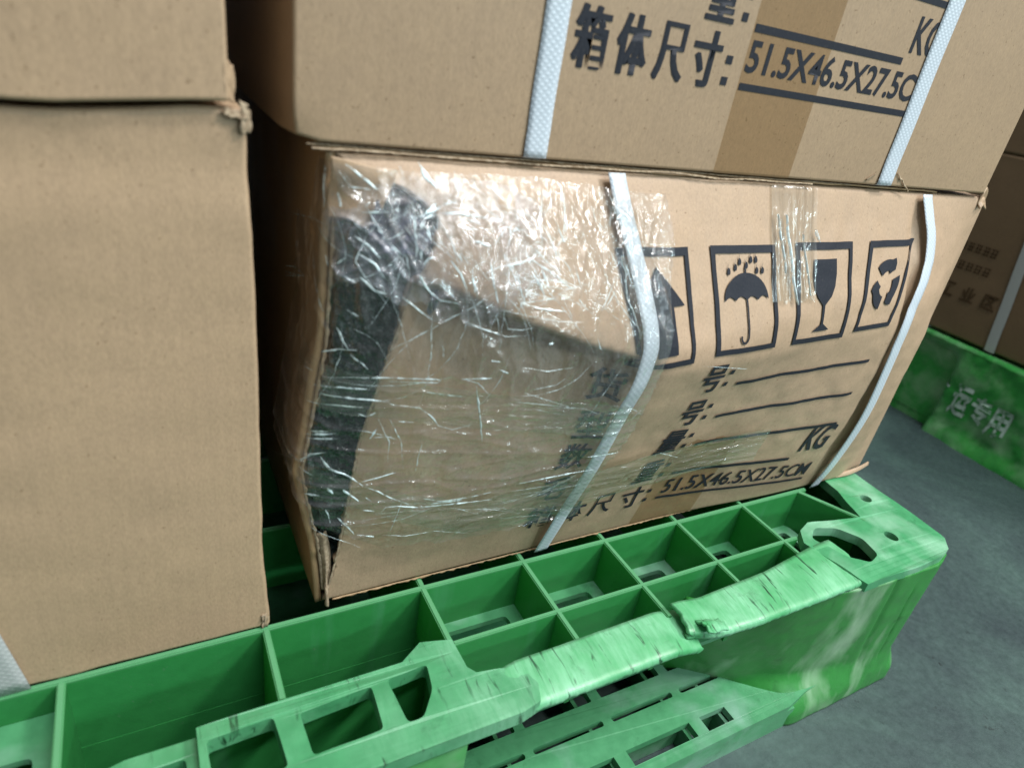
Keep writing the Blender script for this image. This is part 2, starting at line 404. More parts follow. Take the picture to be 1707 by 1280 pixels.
# ------------------------------------------------------------------ front pallet
def build_pallet():
    P = thing('pallet', 'scuffed green plastic pallet with torn front rim, under the damaged cardboard box', 'pallet', (-10, 35, -15))
    XR = [-60, -51, -41.8, -32.1, -22.5, -12.95, -3.35, 6.1, 13.45, 20.35, 27.4, 34.6, 41.9]
    # ribs of the top deck
    bm = bmesh.new()
    T = 0.19
    for i, x in enumerate(XR):
        y0 = -5.6 if x < 6 else (-8.3 if x < 35 else -1.0)
        if x > 40: continue
        depth = -7.2 if x < 7 else -5.2
        if x < 7: depth = -9.5
        boxm(bm, x - T, x + T, y0, 75, depth, -0.03)
    boxm(bm, -60, 42.5, -0.98, -0.62, -5.2, 0)          # rear rib of first row
    boxm(bm, -60, 6.1, -1.0, -0.6, -10.5, -5.2)
    boxm(bm, -60, 6.1, -5.75, -5.45, -9.0, -1.35)
    boxm(bm, 6.29, 36, -5.58, -5.26, -5.2, -0.015)
    for y in (7.5, 15.5, 23.5, 31.5, 39.5, 47.5, 55.5, 63.5, 71.5): boxm(bm, -60, 49, y - T, y + T, -5.2, -0.015)
    # slanting rib beside the corner
    a, b_ = Vector((41.6, -0.9)), Vector((44.3, -5.8)); d = (b_ - a).normalized(); n = Vector((-d.y, d.x)) * .2
    q = [a - n, b_ - n, b_ + n, a + n]
    plate(bm, [[(p.x, p.y) for p in q]], -0.03, -5.2)
    bmesh.ops.bevel(bm, geom=[e for e in bm.edges if abs(e.verts[0].co.z) < .1 and abs(e.verts[1].co.z) < .1 and e.calc_length() > 3], offset=.07, segments=2, affect='EDGES')
    link('deck_grid', bm, GREEN, P, smooth=False)
    # ledges with drain holes at the foot of the shallow cells
    cells = list(zip(XR[7:12], XR[8:13]))
    def ledge(lo, z1, z0):
        bm = bmesh.new(); plate(bm, lo, z1, z0); link('cell_ledge', bm, GREEN_PLATE, P, smooth=False)
    for x0, x1 in cells:
        for ya, yb in ((-5.26, -0.98), (-8.6, -5.6)):
            hx0, hx1 = x0 + 1.2, x1 - 1.2
            m_ = .6 if ya > -6 else .45
            ledge([[(x0 + T, ya), (x1 - T, ya), (x1 - T, yb), (x0 + T, yb)], rounded([(hx0, ya + m_), (hx1, ya + m_), (hx1, yb - .75), (hx0, yb - .75)], .4)], -3.8, -4.2)
    ledge([[(-22.3, -5.45), (-13.15, -5.45), (-13.15, -1.0), (-22.3, -1.0)], rounded([(-20, -5), (-14.2, -5), (-14.2, -3.2), (-20, -3.2)], .4)], -1.9, -2.3)
    ledge([[(44, -10), (49.5, -10), (49.5, 70), (44, 70)]], -6, -6.4)
    # perforated hand-grip plate on the left
    bm = bmesh.new()
    wob = lambda x, y: .06 * nz(x * .6, y * .6) + .12 * nz(x * .15, y * .2, 3)
    holeA = rounded([(-2.75, -6.75), (1.0, -6.55), (.87, -9.1), (-2.6, -9.15)], .25)
    holeB = rounded([(1.85, -6.5), (4.2, -6.35), (3.95, -7.9), (2.95, -9.25), (2.1, -9.25)], .3)
    def yf(x): return -10.85
    outline = [(-7.35, -5.75)] + [(x, -5.72 + .08 * nz(x, 2)) for x in (-5, -3, 0, 3)] + [(4.4, -4.75), (6.25, -5.2), (6.25, -7.3), (6.6, -7.8), (8.0, -8.0), (9.2, -8.4), (9.6, -9.6), (9.2, -10.6)] + [(x, yf(x) + .1 * nz(x * 2, 5)) for x in (8, 7, 6, 5, 4, 3, 2, 1, 0, -1, -2, -3, -4, -5, -6, -7, -7.4)]
    holeC = rounded([(-7.0, -6.65), (-3.95, -6.5), (-3.75, -9.25), (-6.9, -9.35)], .25)
    plate(bm, [outline, holeA, holeB, holeC], 0.0, -0.95, wob, .35)
    o1 = [(-7.4, yf(-7) ), (-60, -11.2), (-60, -5.9), (-22, -5.9), (-11, -5.9), (-10.4, -5.75), (-7.4, -5.75)]
    plate(bm, [o1, rounded([(-11.4, -6.7), (-7.9, -6.7), (-7.9, -9.3), (-11.4, -9.3)], .3), rounded([(-20.4, -6.7), (-13.9, -6.7), (-13.9, -9.3), (-20.4, -9.3)], .3)], -.72, -1.6, wob, .4)
    link('grip_plate', bm, GREEN_GRIP, P, smooth=False)
    # worn broad rim, two pieces with a break between them
    bm = bmesh.new()
    def rim(xa, xb, yt, yb, lift, curl, n):
        xs = frange(xa, xb, n); ts = frange(0, 1, 18)
        def fn(x, t):
            a_, b2 = yt(x), yb(x)
            y = a_ + (b2 - a_) * min(t / .62, 1)
            if t <= .62: z = -.42 * (t / .62) ** 2.2
            else:
                k = (t - .62) / .38; z = -.42 - .6 * k; y = b2 - .12 * math.sin(k * 3.14)
            jag = .05 * nz(x * .9, t, 1) * (t / .62 if t < .62 else 1)
            y += jag + (.05 * nz(x * 5, t * 2, 4) + .08 * max(0, nz(x * 1.3, 8)) if t > .8 else 0); z += .03 * nz(x * .8, y * .8, 9) + lift(x) + .012 * nz(x * 6, y * 2)
            e = .35 * nz(t * 6, xa) * (ss(1.0, 0, min(x - xa, xb - x)))
            return Vector((x + e, y, z))
        grid(bm, xs, ts, fn)
    rim(7.2, 21.4, lambda x: lerp_tab([(6, -8.4), (7.5, -8.1), (9, -7.85), (22, -7.7)], x), lambda x: -10.55,
        lambda x: .05 - .12 * ss(8.8, 7.2, x) - .5 * ss(19, 21.6, x), 0, 150)
    rim(20.6, 38.4, lambda x: lerp_tab([(20, -7.9), (30, -7.5), (36, -6.7), (38, -6.6)], x), lambda x: lerp_tab([(20, -9.9), (22.2, -10.3), (26, -10.6), (38, -10.6)], x),
        lambda x: .06 + .5 * ss(23.5, 20.6, x), 0, 170)
    link('front_rim', bm, GREEN_WORN, P, solid=.32, off=1)
    # wavy curl of plastic at the break
    bm = bmesh.new()
    def curl(a_, t):
        r = .75 + .25 * nz(a_ * 2, t * 2)
        return Vector((21.4 + t * 1.9, -10.2 + r * math.cos(a_) * .9, .15 + r * .75 * math.sin(a_) - .5 * t + .1 * nz(a_ * 3, t * 5)))
    grid(bm, frange(-.9, 2.4, 18), frange(0, 1, 12), curl)
    link('torn_curl', bm, GREEN_WORN, P, solid=.12)
    # corner plate
    bm = bmesh.new()
    big = rounded([(37.15, -6.0), (38.4, -5.15), (40.3, -5.75), (41.6, -7.4), (41.0, -9.3), (39.6, -9.65), (38.2, -8.6)], .4)
    circ = lambda x, y, rx, ry: [(x + rx * math.cos(t), y + ry * math.sin(t)) for t in frange(0, 2 * math.pi, 14)[:-1]]
    out = [(45.8, 0.5), (45.3, -2.2), (44.1, -5.4), (42.6, -5.2), (41.2, -5.0), (38.4, -4.45), (37.0, -4.95), (35.9, -6.2), (36.2, -7.6), (36.8, -9.4), (37.6, -11.0), (40, -11.05), (44, -11.2), (47.2, -11.1), (48.9, -10.7), (49.9, -9.7), (50.25, -6), (50.5, 0.5)]
    fr_ = [(p[0] + .08 * nz(p[0] * 3, p[1]), p[1] + (.1 * nz(p[0] * 5, 1) if p[1] < -9 else 0)) for p in out]
    plate(bm, [fr_, big, circ(47.2, -3.75, .55, .5), circ(44.5, -8.1, .55, .6)], 0.05, -0.75, lambda x, y: .1 * nz(x * .5, y * .5) - .35 * ss(-9.2, -11.2, y) - .3 * ss(48.5, 50.3, x), .4)
    plate(bm, [[(45.8, .5), (50.5, .5), (50.5, 75), (45.8, 75)]], 0, -.7)
    link('corner_plate', bm, GREEN_WORN2, P, smooth=False)
    # front corner block: dished front, ragged corner
    bm = bmesh.new()
    def blk(x, t):     # t 0 top .. 1 bottom
        z = -.95 - 13.95 * t - .7 * ss(32, 26, x) * (1 - t)
        xs = x - 7.5 * t * ss(50, 38, x)
        y = lerp_tab([(16, -1), (22, -4.6), (26, -7.6), (30, -9.3), (34, -10.1), (40, -10.8), (44, -10.98), (48, -11), (49.2, -10.6), (50, -9.8)], xs)
        y = y * .5 + .25 * (lerp_tab([(16, -1), (22, -4.6), (26, -7.6), (30, -9.3), (34, -10.1), (40, -10.8), (48, -11), (50, -9.8)], xs - 1) + lerp_tab([(16, -1), (22, -4.6), (26, -7.6), (30, -9.3), (34, -10.1), (40, -10.8), (48, -11), (50, -9.8)], xs + 1))
        k_ = ss(.70, .93, t) * ss(31, 36, x); y = y * (1 - k_) - 11.32 * k_
        y += .06 * nz(x * .5, z * .5) + .02 * nz(x * 2, z * 1.2, 3)
        xx = x - (.28 * (abs(nz(z * 1.3, 3)) + .4 * nz(z * 4, 1)) * ss(48.5, 50, x)) - (t * 1.2 + .3) * ss(44, 50, x)
        k = ((x - 42.6) + (z + 7) * .10); y += .2 * math.exp(-(k / .35) ** 2) * ss(-13.5, -9, z)
        k = ((x - 45.6) + (z + 7) * .10); y += .14 * math.exp(-(k / .22) ** 2) * ss(-14, -9, z) * ss(-1.5, -4, z)
        return Vector((xx, y, z))
    g = grid(bm, frange(24.2, 50, 120), frange(0, 1, 60), blk)
    # right side wall
    prev = g[-1]
    for i, yy in enumerate(frange(-9.3, 12, 10)):
        cur = [bm.verts.new((v_.co.x + .5 * ss(-11, -9, yy) + .15 * nz(v_.co.z * 2, yy), yy, v_.co.z)) for v_ in g[-1]]
        for j in range(len(cur) - 1): bm.faces.new((prev[j], cur[j], cur[j + 1], prev[j + 1]))
        prev = cur
    link('corner_block', bm, GREEN_BLOCK, P, solid=.3)
    # block under the grip plate
    bm = bmesh.new()
    boxm(bm, -21, 4.95, -10.7, -10.35, -12.2, -.97)
    boxm(bm, 4.6, 4.94, -10.34, -5.8, -12.2, -.98)
    link('middle_block', bm, GREEN_BLOCK2, P, smooth=False)
    bm = bmesh.new(); boxm(bm, -60, -50, -10.7, 10, -12.2, -1.7)
    link('outer_block', bm, GREEN_BLOCK2, P, smooth=False)
    # bottom deck with rows of slots
    bm = bmesh.new()
    holes = []
    pitch = 6.95
    for xa, xb in ((6.8, 12.7), (13.5, 19.4), (20.3, 26.1), (27.0, 31.0)):
        holes.append(rounded([(xa, -5.05), (xb, -5.05), (xb, -3.95), (xa, -3.95)], .15))
        holes.append(rounded([(xa - .3, -7.1), (xb - .2, -7.1), (xb - .2, -6.65), (xa - .3, -6.65)], .2))
    for xa, xb in ((5.5, 11.6), (12.6, 18.4), (19.5, 25.5), (26.6, 29.2)): holes.append([(xa, -10.5), (xb, -10.5), (xb, -9.35), (xa, -9.3)])
    plate(bm, [[(-60, -11.4), (34.5, -11.4), (37, -10.9), (42, -10.6), (42, 80), (-60, 80)]] + holes, -12.2, -12.8, lambda x, y: .03 * nz(x, y))
    boxm(bm, -60, 35.5, -11.38, -11.0, -15, -12.86)
    for x in (5, 11.5, 18.4, 25.3, 29): boxm(bm, x - .15, x + .15, -10.99, 20, -14.9, -12.91)
    for y in (-8.9,): boxm(bm, -50, 42, y - .15, y + .15, -14.9, -12.92)
    # foot strip of the corner block
    
    link('bottom_deck', bm, GREEN_PLATE, P, smooth=False)
    return P
GREEN_WORN2 = plastic('green_plastic_corner', (0.06, 0.29, 0.12), (0.28, 0.52, 0.35), 0.36, False, 0.0)
GREEN_BLOCK2 = plastic('green_plastic_inner', (0.09, 0.38, 0.11), (0.30, 0.5, 0.3), 0.2, False, 0.1)
build_pallet()

# ------------------------------------------------------------------ cartons
def carton_body(bm, x0, x1, y0, y1, z0, z1, r=.35, nx=40, nyy=16, nzz=24, amp=.12, seed=0, extra=None, jit=.05):
    def ax(a, b_, n): return [a, a + r * .2, a + r * .45, a + r * .72] + [a + r, a + r * 1.12] + frange(a + r * 1.5, b_ - r * 1.5, n) + [b_ - r * 1.12, b_ - r] + [b_ - r * .72, b_ - r * .45, b_ - r * .2, b_]
    X, Y, Z = ax(x0, x1, nx), ax(y0, y1, nyy), ax(z0, z1, nzz)
    cache = {}
    def V(x, y, z):
        k = (round(x, 4), round(y, 4), round(z, 4))
        if k in cache: return cache[k]
        p = Vector((x, y, z)); q = Vector((min(max(x, x0 + r), x1 - r), min(max(y, y0 + r), y1 - r), min(max(z, z0 + r), z1 - r)))
        d = p - q
        if d.length > 0: p = q + d.normalized() * min(r, d.length if d.length < r and sum(abs(c_) > 1e-6 for c_ in d) == 1 else r)
        wx = ss(0, 6, min(x - x0, x1 - x)); wz = ss(0, 6, min(z - z0, z1 - z)); wy = ss(0, 6, min(y - y0, y1 - y))
        bul = amp * (nz(x * .09 + seed, z * .09, y * .09) * 1.5 + .4)
        if abs(y - y0) < 1e-6: p.y -= bul * wx * wz
        if abs(x - x1) < 1e-6: p.x += bul * wy * wz
        if abs(x - x0) < 1e-6: p.x -= bul * wy * wz
        p += Vector((nz(z * .7, seed + 1, y * .3), nz(x * .6, seed + 5, z * .5), nz(x * .5, seed + 9, y * .4))) * jit
        if extra: p = extra(p)
        cache[k] = bm.verts.new(p); return cache[k]
    def face(A, B, f_):
        for i in range(len(A) - 1):
            for j in range(len(B) - 1):
                q = [f_(A[i], B[j]), f_(A[i + 1], B[j]), f_(A[i + 1], B[j + 1]), f_(A[i], B[j + 1])]
                try: bm.faces.new([V(*c_) for c_ in q])
                except ValueError: pass
    face(X, Z, lambda a, b_: (a, y0, b_)); face(X, Z, lambda a, b_: (a, y1, b_))
    face(Y, Z, lambda a, b_: (x0, a, b_)); face(Y, Z, lambda a, b_: (x1, a, b_))
    face(X, Y, lambda a, b_: (a, b_, z0)); face(X, Y, lambda a, b_: (a, b_, z1))
    bmesh.ops.recalc_face_normals(bm, faces=bm.faces[:])
def ribbon(bm, path, w_, perp, uvs=1.0):
    """strap along 3D path, with UV along it (cm)"""
    lay = bm.loops.layers.uv.verify(); prev = None; s = 0
    for i, p in enumerate(path):
        if i: s += (path[i] - path[i - 1]).length
        row = [(bm.verts.new(p + perp * (w_ * (k / 4 - .5)) + Vector((0, -1, 0)) * (.025 * (1 - (k / 2 - 1) ** 2))), (w_ * k / 4, s)) for k in range(5)]
        if prev:
            for k in range(4):
                f_ = bm.faces.new((prev[k][0], prev[k + 1][0], row[k + 1][0], row[k][0]))
                for l, c_ in zip(f_.loops, (prev[k][1], prev[k + 1][1], row[k + 1][1], row[k][1])): l[lay].uv = (c_[0] * uvs, c_[1] * uvs)
        prev = row
def crumple(bm, S, us, vs, amp, freq, seed=0):
    grid(bm, us, vs, lambda u, v_: S(u, v_) + Vector((nz(u * freq, v_ * freq, seed), nz(u * freq, v_ * freq, seed + 7), nz(u * freq, v_ * freq, seed + 13))) * amp)
def edge_fray(bm, pts, w_, drop, step=.12, seed=0, out=(0, -1, 0), up=(0, 0, -1)):
    """ragged lip of torn liner paper following an edge"""
    path = []
    for a, b_ in zip(pts, pts[1:]):
        n = max(1, int((b_ - a).length / step)); path += [a.lerp(b_, i / n) for i in range(n)]
    path.append(pts[-1]); O = Vector(out); U = Vector(up); prev = None
    for i, p in enumerate(path):
        k = i * step
        wj = w_ * (.55 + .8 * abs(nz(k * 1.7, seed)) + .6 * max(0, nz(k * 6, seed + 3)))
        a = bm.verts.new(p + O * .02); b_ = bm.verts.new(p + O * wj * .6 + U * drop * (.5 + .5 * nz(k * .8, seed + 8))); c_ = bm.verts.new(p + O * wj + U * drop * (1 + .8 * nz(k * 3, seed + 5)))
        if prev: bm.faces.new((prev[0], a, b_, prev[1])); bm.faces.new((prev[1], b_, c_, prev[2]))
        prev = (a, b_, c_)

# ---- left cartons
def left_lower():
    B = thing('cardboard_box', 'plain kraft box at far left standing on the green pallet, torn at its top corner', 'box', (-29, 22, 0.1))
    bm = bmesh.new()
    def ex(p):
        # crushed, sagging top edge and pushed-in corner
        if p.z > 20: p.z -= .65 * ss(24, 27, p.z) * ss(-3.5, -11, p.x)
        if p.y < 1:
            p.y += .15 * ss(25.8, 27.4, p.z) ** 2 + .12 * ss(2.5, 0, abs(p.z - 25.4))
        p.x += .0 + .28 * ss(6, 0, p.z) * ss(-8, -3, p.x) - .18 * ss(18, 27, p.z) * ss(-8, -3, p.x)
        return p
    carton_body(bm, -55, -3.35, -.75, 44, 0.06, 27.35, .2, 60, 16, 60, .1, 3, ex)
    link('box_body', bm, K_PALE, B)
    bm = bmesh.new()  # strap at the left, leaning
    path = [Vector((lerp_tab([(0, -15.0), (6, -15.9), (27, -16.6)], z), -.80 - .02, z)) for z in frange(27, .05, 40)]
    ribbon(bm, path, 1.7, Vector((1, 0, 0)))
    link('strap', bm, STRAP_GREY, B, solid=.06)
    # torn corner paper
    bm = bmesh.new()
    crumple(bm, lambda u, v_: Vector((-3.75 + .42 * u, -.85 - .12 * math.sin(u * 3.1) + .4 * u, 26.5 + 1.15 * v_ - .3 * u * v_)), frange(0, 1, 20), frange(0, 1, 20), .10, 2.6, 2)
    crumple(bm, lambda u, v_: Vector((-4.3 + .8 * u, -.9 + .12 * v_, 27.1 + .25 * v_ - .1 * u)), frange(0, 1, 12), frange(0, 1, 6), .07, 5, 6)
    link('torn_corner', bm, TORN, B, solid=.08)
    bm = bmesh.new()
    crumple(bm, lambda u, v_: Vector((-3.5 + .42 * u, -.85 - .03 + .35 * u * u, .1 + .9 * v_)), frange(0, 1, 8), frange(0, 1, 8), .14, 4, 12)
    link('torn_corner', bm, TORN, B, solid=.08)
left_lower()
def left_upper():
    B = thing('cardboard_box', 'plain kraft box at top left, stacked on another plain box', 'box', (-30, 22, 28))
    bm = bmesh.new()
    def ex(p):
        if p.z < 31: p.z -= .62 * ss(-4, -11, p.x) * ss(31, 28, p.z)
        return p
    carton_body(bm, -56, -4.15, -1.05, 43, 27.58, 55, .16, 50, 14, 30, .1, 8, ex)
    link('box_body', bm, K_PALE, B)
    bm = bmesh.new()
    crumple(bm, lambda u, v_: Vector((-4.25 + .35 * u, -1.05 + .5 * u, 27.7 + 1.3 * v_ - .2 * u)), frange(0, 1, 20), frange(0, 1, 20), .09, 2.4, 21)
    link('torn_corner', bm, K_PALE, B, solid=.05)
left_upper()

# ---- upper right carton
UX0, UX1, UY, UZ = -1.75, 49.95, -.3, 26.3
def upper_box():
    B = thing('cardboard_box', 'large kraft box with bold printing and two white straps, stacked on the damaged box', 'box', (24, 23, UZ))
    bm = bmesh.new()
    def ex(p):
        if p.x < 4 and p.z < 30: # soft rounded corner
            k = ss(1.2, 0, (p - Vector((UX0, UY, UZ))).length); p += Vector((.12, .15, .18)) * k
        return p
    carton_body(bm, UX0, UX1, UY, 46, UZ, 53.7, .17, 60, 16, 40, 0, 15, ex, 0)
    link('box_body', bm, K_UP, B)
    S = lambda u, v_: Vector((u, UY, v_))
    for xc, w_, sd in ((9.42, 1.25, 1), (36.95, 1.55, 2)):
        bm = bmesh.new()
        path = [S(xc + (.12 * nz(z * .25, sd) if z > UZ + 1 else 0), z) + Vector((0, -.05 - .04 * ss(2, 0, z - UZ), 0)) for z in frange(53, UZ + .1, 90)]
        path += [Vector((xc, UY + .05 + .6 * i, UZ - .06 - .03 * i)) for i in range(1, 3)]
        ribbon(bm, path, w_, Vector((1, 0, 0)))
        link('strap', bm, STRAP, B, solid=.03)
    # printing
    bm = bmesh.new()
    chars = '箱体尺寸'
    xs = [10.45, 12.85, 15.25, 17.55]
    for ch, x in zip(chars, xs): add_bm(bm, heavy(ch, x, x + 1.95, 30.5, 33.1))
    quad(bm, 19.9, 20.35, 30.75, 31.15); quad(bm, 19.9, 20.35, 31.75, 32.15)
    add_bm(bm, text_fit('51.5X46.5X27.5CM', 21.35, 37.7, 31.5, 33.1, .022))
    quad(bm, 21.3, 36.6, 30.65, 31.0)
    quad(bm, 21.3, 34.0, 33.42, 33.8)
    add_bm(bm, heavy('重', 17.75, 19.7, 33.5, 36.0)); quad(bm, 20.2, 20.62, 33.75, 34.15); quad(bm, 20.2, 20.62, 34.75, 35.15)
    add_bm(bm, text_fit('KG', 34.3, 36.9, 34.1, 36.1, .02))
    quad(bm, 21.3, 36.6, 36.75, 37.1)
    add_bm(bm, text_fit('数', 10.45, 12.35, 36.5, 39.0, .018)); add_bm(bm, text_fit('量', 17.75, 19.65, 36.5, 39.0, .018))
    add_bm(bm, text_fit('毛', 10.45, 12.35, 33.5, 36.0, .018))
    wrap(bm, S, .024, frange(10, 40, 20), frange(30, 40, 6))
    link('printing', bm, INK, B, smooth=False)
    bm = bmesh.new()
    grid(bm, frange(21.2, 27.5, 8), frange(UZ, 53, 40), lambda u, v_: S(u, v_) + Vector((0, -.010, 0)))
    link('brown_tape', bm, TAPE, B)
    # flap edges and frayed liner along the bottom
    bm = bmesh.new()
    pts = [Vector((x, UY + .12 + .05 * nz(x * .4, 2), UZ - .20 - .10 * nz(x * .25, 6))) for x in frange(-1.0, 30, 60)]
    edge_fray(bm, pts, .10, .08, .10, 4)
    pts = [Vector((x, UY + .30 + .12 * nz(x * .3, 5), UZ - .08 - .1 * abs(nz(x * .2, 9)))) for x in frange(-1.2, 34, 60)]
    edge_fray(bm, pts, .14, .05, .10, 14)
    link('frayed_edge', bm, TORN, B, solid=.03)
    bm = bmesh.new()
    for k, (xa, xb, dz) in enumerate(((-.6, 33, -.12), (-.2, 22, -.24), (24, 44, -.12))):
        grid(bm, frange(xa, xb, 60), frange(0, 1, 3), lambda u, t: Vector((u, UY + .22 + .45 * nz(u * .16, k) ** 2 + 6 * t, UZ + dz + .08 * nz(u * .3, k + 4) - .02 * t)))
    link('bottom_flap', bm, K_SHADED, B, solid=.10)
    # small tears by the right strap
    bm = bmesh.new()
    pts = [Vector((38.0 + i * .25, UY - .03, UZ + .95 - .14 * i + .12 * nz(i * .9, 1))) for i in range(9)]
    edge_fray(bm, pts, .05, .12, .1, 40)
    link('surface_tear', bm, TORN, B, solid=.04); bm = bmesh.new()
    pts = [Vector((34.9 + i * .2, UY - .03, UZ + .38 + .10 * i)) for i in range(5)]
    edge_fray(bm, pts, .05, .10, .1, 44)
    link('surface_tear', bm, TORN, B, solid=.04)
upper_box()

# ---- damaged lower carton
H = 26.0
ZR = [(0, 21.8), (4, 21.0), (8, 19.4), (12, 18.0), (16, 16.9), (22, 16.6), (28, 17.2), (36, 18.2), (44, 17.5), (51.5, 17)]
YR = [(0, 1.6), (4, 3.2), (8, 4.1), (12, 4.6), (16, 4.9), (20, 4.4), (24, 4.2), (28, 3.8), (36, 3.2), (40, 3.1), (44, 2.9), (47.5, 2.1), (51.5, .1)]
def ybase(x, z, k=1.0, over=True):
    zr = smooth_tab(ZR, x); yr = smooth_tab(YR, x)
    a = yr * ((H - z) / (H - zr)); a = a if a > 0 else 0
    b_ = yr * (z / zr); b_ = b_ if b_ > 0 else 0
    h = max(k - abs(a - b_), 0) / k
    y = -(min(a, b_) - h * h * k * .25)
    y -= 0.6 * ss(24, 38, x) * ss(51.5, 46, x) * math.sin(math.pi * min(1, max(0, z / zr))) 
    y -= .6 * ss(25, 40, x) * ss(50.5, 46.5, x) * max(0, 1 - z / zr)
    if over:
        A = 3.1 * ss(1.5, 6, x) * ss(18, 12.5, x)
        d = zr - z
        if d > -.2: y += A * ss(-.15, .7, d) * math.exp(-max(d, 0) / 4.8)
        y += (.10 * nz(x * .35, z * .35, 2) + .05 * nz(x * .9, z * .9, 4)) * ss(0, 3, min(z, H - z)) * ss(0, 2, 51.5 - x)
        # dent beside the right strap
        y += .28 * math.exp(-((x - 42.2 + .03 * (z - 13)) / .45) ** 2) * ss(1, 5, z) * ss(26, 23.5, z)
        y += .08 * math.exp(-((x - 15.0) / .9) ** 2) * ss(0, 5, min(z, H - z))
    return y
def SF(u, v_):
    y = ybase(u, v_); r = .3
    for d in (H - v_, v_):
        if d < r: y += r * (1 - math.sqrt(max(0, 1 - ((r - d) / r) ** 2)))
    if 51.5 - u < r: y += r * (1 - math.sqrt(max(0, 1 - ((r - 51.5 + u) / r) ** 2)))
    return Vector((u, y, v_))
XB = [(0, .05), (1.5, .35), (4, .75), (7, 1.0), (12, 1.35), (17, 2.3), (20.5, 3.1), (21.5, 3.4), (22.6, 4.1), (24.0, 4.3), (24.7, 3.0), (25.2, 1.6), (25.6, .4), (26, 0)]
XL = [(0, 0), (3, -.25), (5, -.5), (8, -1.1), (9.7, -1.35), (12, -1.0), (15, -.55), (17, -.25), (23, -.05), (26, 0)]
def damaged_box():
    B = thing('damaged_cardboard_box', 'crushed kraft box with split left corner, wrapped in clear film, on the green pallet', 'box', (25, 23, 0))
    bm = bmesh.new()
    us = [t ** 1.15 for t in frange(0, 1, 190)]
    def fr(t, z):
        xb = lerp_tab(XB, z) + (.30 * nz(z * 1.6, 3) + .16 * nz(z * 5, 1)) * ss(0, 1, z) * ss(26, 25, z)
        return SF(xb + (51.5 - xb) * t, z)
    g = grid(bm, us, [0, .04, .12, .22] + frange(.32, 25.68, 110) + [25.78, 25.88, 25.96, 26], fr)
    link('front_panel', bm, K_WARM, B, solid=.38, off=-1)
    bm = bmesh.new()
    def lf(t, z):
        y = .15 + .10 * nz(z * 1.3, 7) + .06 * nz(z * 5, 2)
        yy = y + (46 - y) * t ** 1.6
        return Vector((lerp_tab(XL, z) * math.exp(-yy / 7) + .12 * nz(yy * .3, z * .3, 5) * ss(0, 2, z), yy, z))
    grid(bm, frange(0, 1, 60), frange(0, 26, 90), lf)
    link('side_panel', bm, K_SHADED, B, solid=.38, off=-1)
    bm = bmesh.new()
    boxm(bm, 51.1, 51.49, .31, 46, .02, 25.95)
    boxm(bm, .4, 51.09, 45.6, 46, .02, 25.95)
    link('side_panel', bm, K_WARM, B, smooth=False)
    bm = bmesh.new()
    grid(bm, frange(0.1, 51.3, 60), frange(.25, 45.9, 20), lambda u, v_: Vector((u, v_, 25.98 - .15 * abs(nz(u * .2, v_ * .2)))))
    link('top_panel', bm, K_WARM, B)
    bm = bmesh.new(); grid(bm, frange(0.1, 51.3, 60), frange(.25, 45.9, 20), lambda u, v_: Vector((u, v_, .05)))
    link('bottom_panel', bm, K_WARM, B)
    # darker bottom lip, flared right corners
    bm = bmesh.new()
    edge_fray(bm, [Vector((x, .05, .10 + .04 * nz(x, 2))) for x in frange(.6, 46, 60)], .12, .08, .12, 31)
    link('frayed_edge', bm, K_SHADED, B, solid=.05)
    bm = bmesh.new()
    crumple(bm, lambda u, v_: Vector((46.5 + 5.4 * u, -.25 * math.sin(u * 3) - .1 - .3 * v_ * (1 - u * .4), .3 - .25 * v_ + .5 * u * u)), frange(0, 1, 26), frange(0, 1, 6), .12, 1.6, 3)
    link('flared_corner', bm, K_WARM, B, solid=.12)
    bm = bmesh.new()
    crumple(bm, lambda u, v_: Vector((50.1 + 2.3 * u, -.4 + .75 * u + .5 * v_, 25.2 + 1.3 * v_ + .25 * math.sin(u * 5))), frange(0, 1, 20), frange(0, 1, 14), .28, 1.9, 9)
    crumple(bm, lambda u, v_: Vector((50.4 + 1.7 * u, .2 + .8 * u, 26.5 + 1.15 * v_ * (1 - .5 * u))), frange(0, 1, 16), frange(0, 1, 12), .25, 2.2, 19)
    link('flared_corner', bm, K_UP, B, solid=.12)
    # loose flap left standing at the split corner
    bm = bmesh.new()
    crumple(bm, lambda u, v_: Vector((-.25 + (1.9 + .9 * v_) * u, -.35 - .45 * u * (1 - u) * 3 + .2 * math.sin(v_ * 5) - .5 * (1 - v_) * u, 23.3 + 2.5 * v_ - .35 * u)), frange(0, 1, 30), frange(0, 1, 30), .33, 1.5, 33)
    link('torn_flap', bm, K_PALE, B, solid=.10)
    # torn inner liner at the foot of the split
    bm = bmesh.new()
    def liner(u, v_):
        z = .1 + 5.2 * v_
        xa = lerp_tab(XL, z) + .15; xb = lerp_tab(XB, z) + .1
        xb = xa + (xb - xa) * (1 - .55 * v_)
        return Vector((xa + (xb - xa) * u, -.15 - .25 * math.sin(u * 3.1) + .3 * v_, z + .4 * nz(u * 2.5, 4) * v_))
    crumple(bm, liner, frange(0, 1, 16), frange(0, 1, 40), .22, 1.8, 5)
    link('torn_liner', bm, TORN, B, solid=.08)
    # white fibres of the torn panel edges
    bm = bmesh.new()
    edge_fray(bm, [Vector((lerp_tab(XL, z) + .02, .08, z)) for z in frange(1, 23.2, 60)], .10, .14, .1, 51, (0.3, -1, 0), (1, 0, 0))
    edge_fray(bm, [SF(lerp_tab(XB, z) + .03, z) + Vector((0, -.02, 0)) for z in frange(1, 23, 60)], .06, .12, .1, 57, (0, -1, 0), (-1, 0, 0))
    link('torn_fibres', bm, TORN, B, solid=.03)
    # straps: bridge the dent
    def ysm(x, z): return min(ybase(x, z + d, 1.4, False) for d in (-.6, 0, .6)) * 1.0
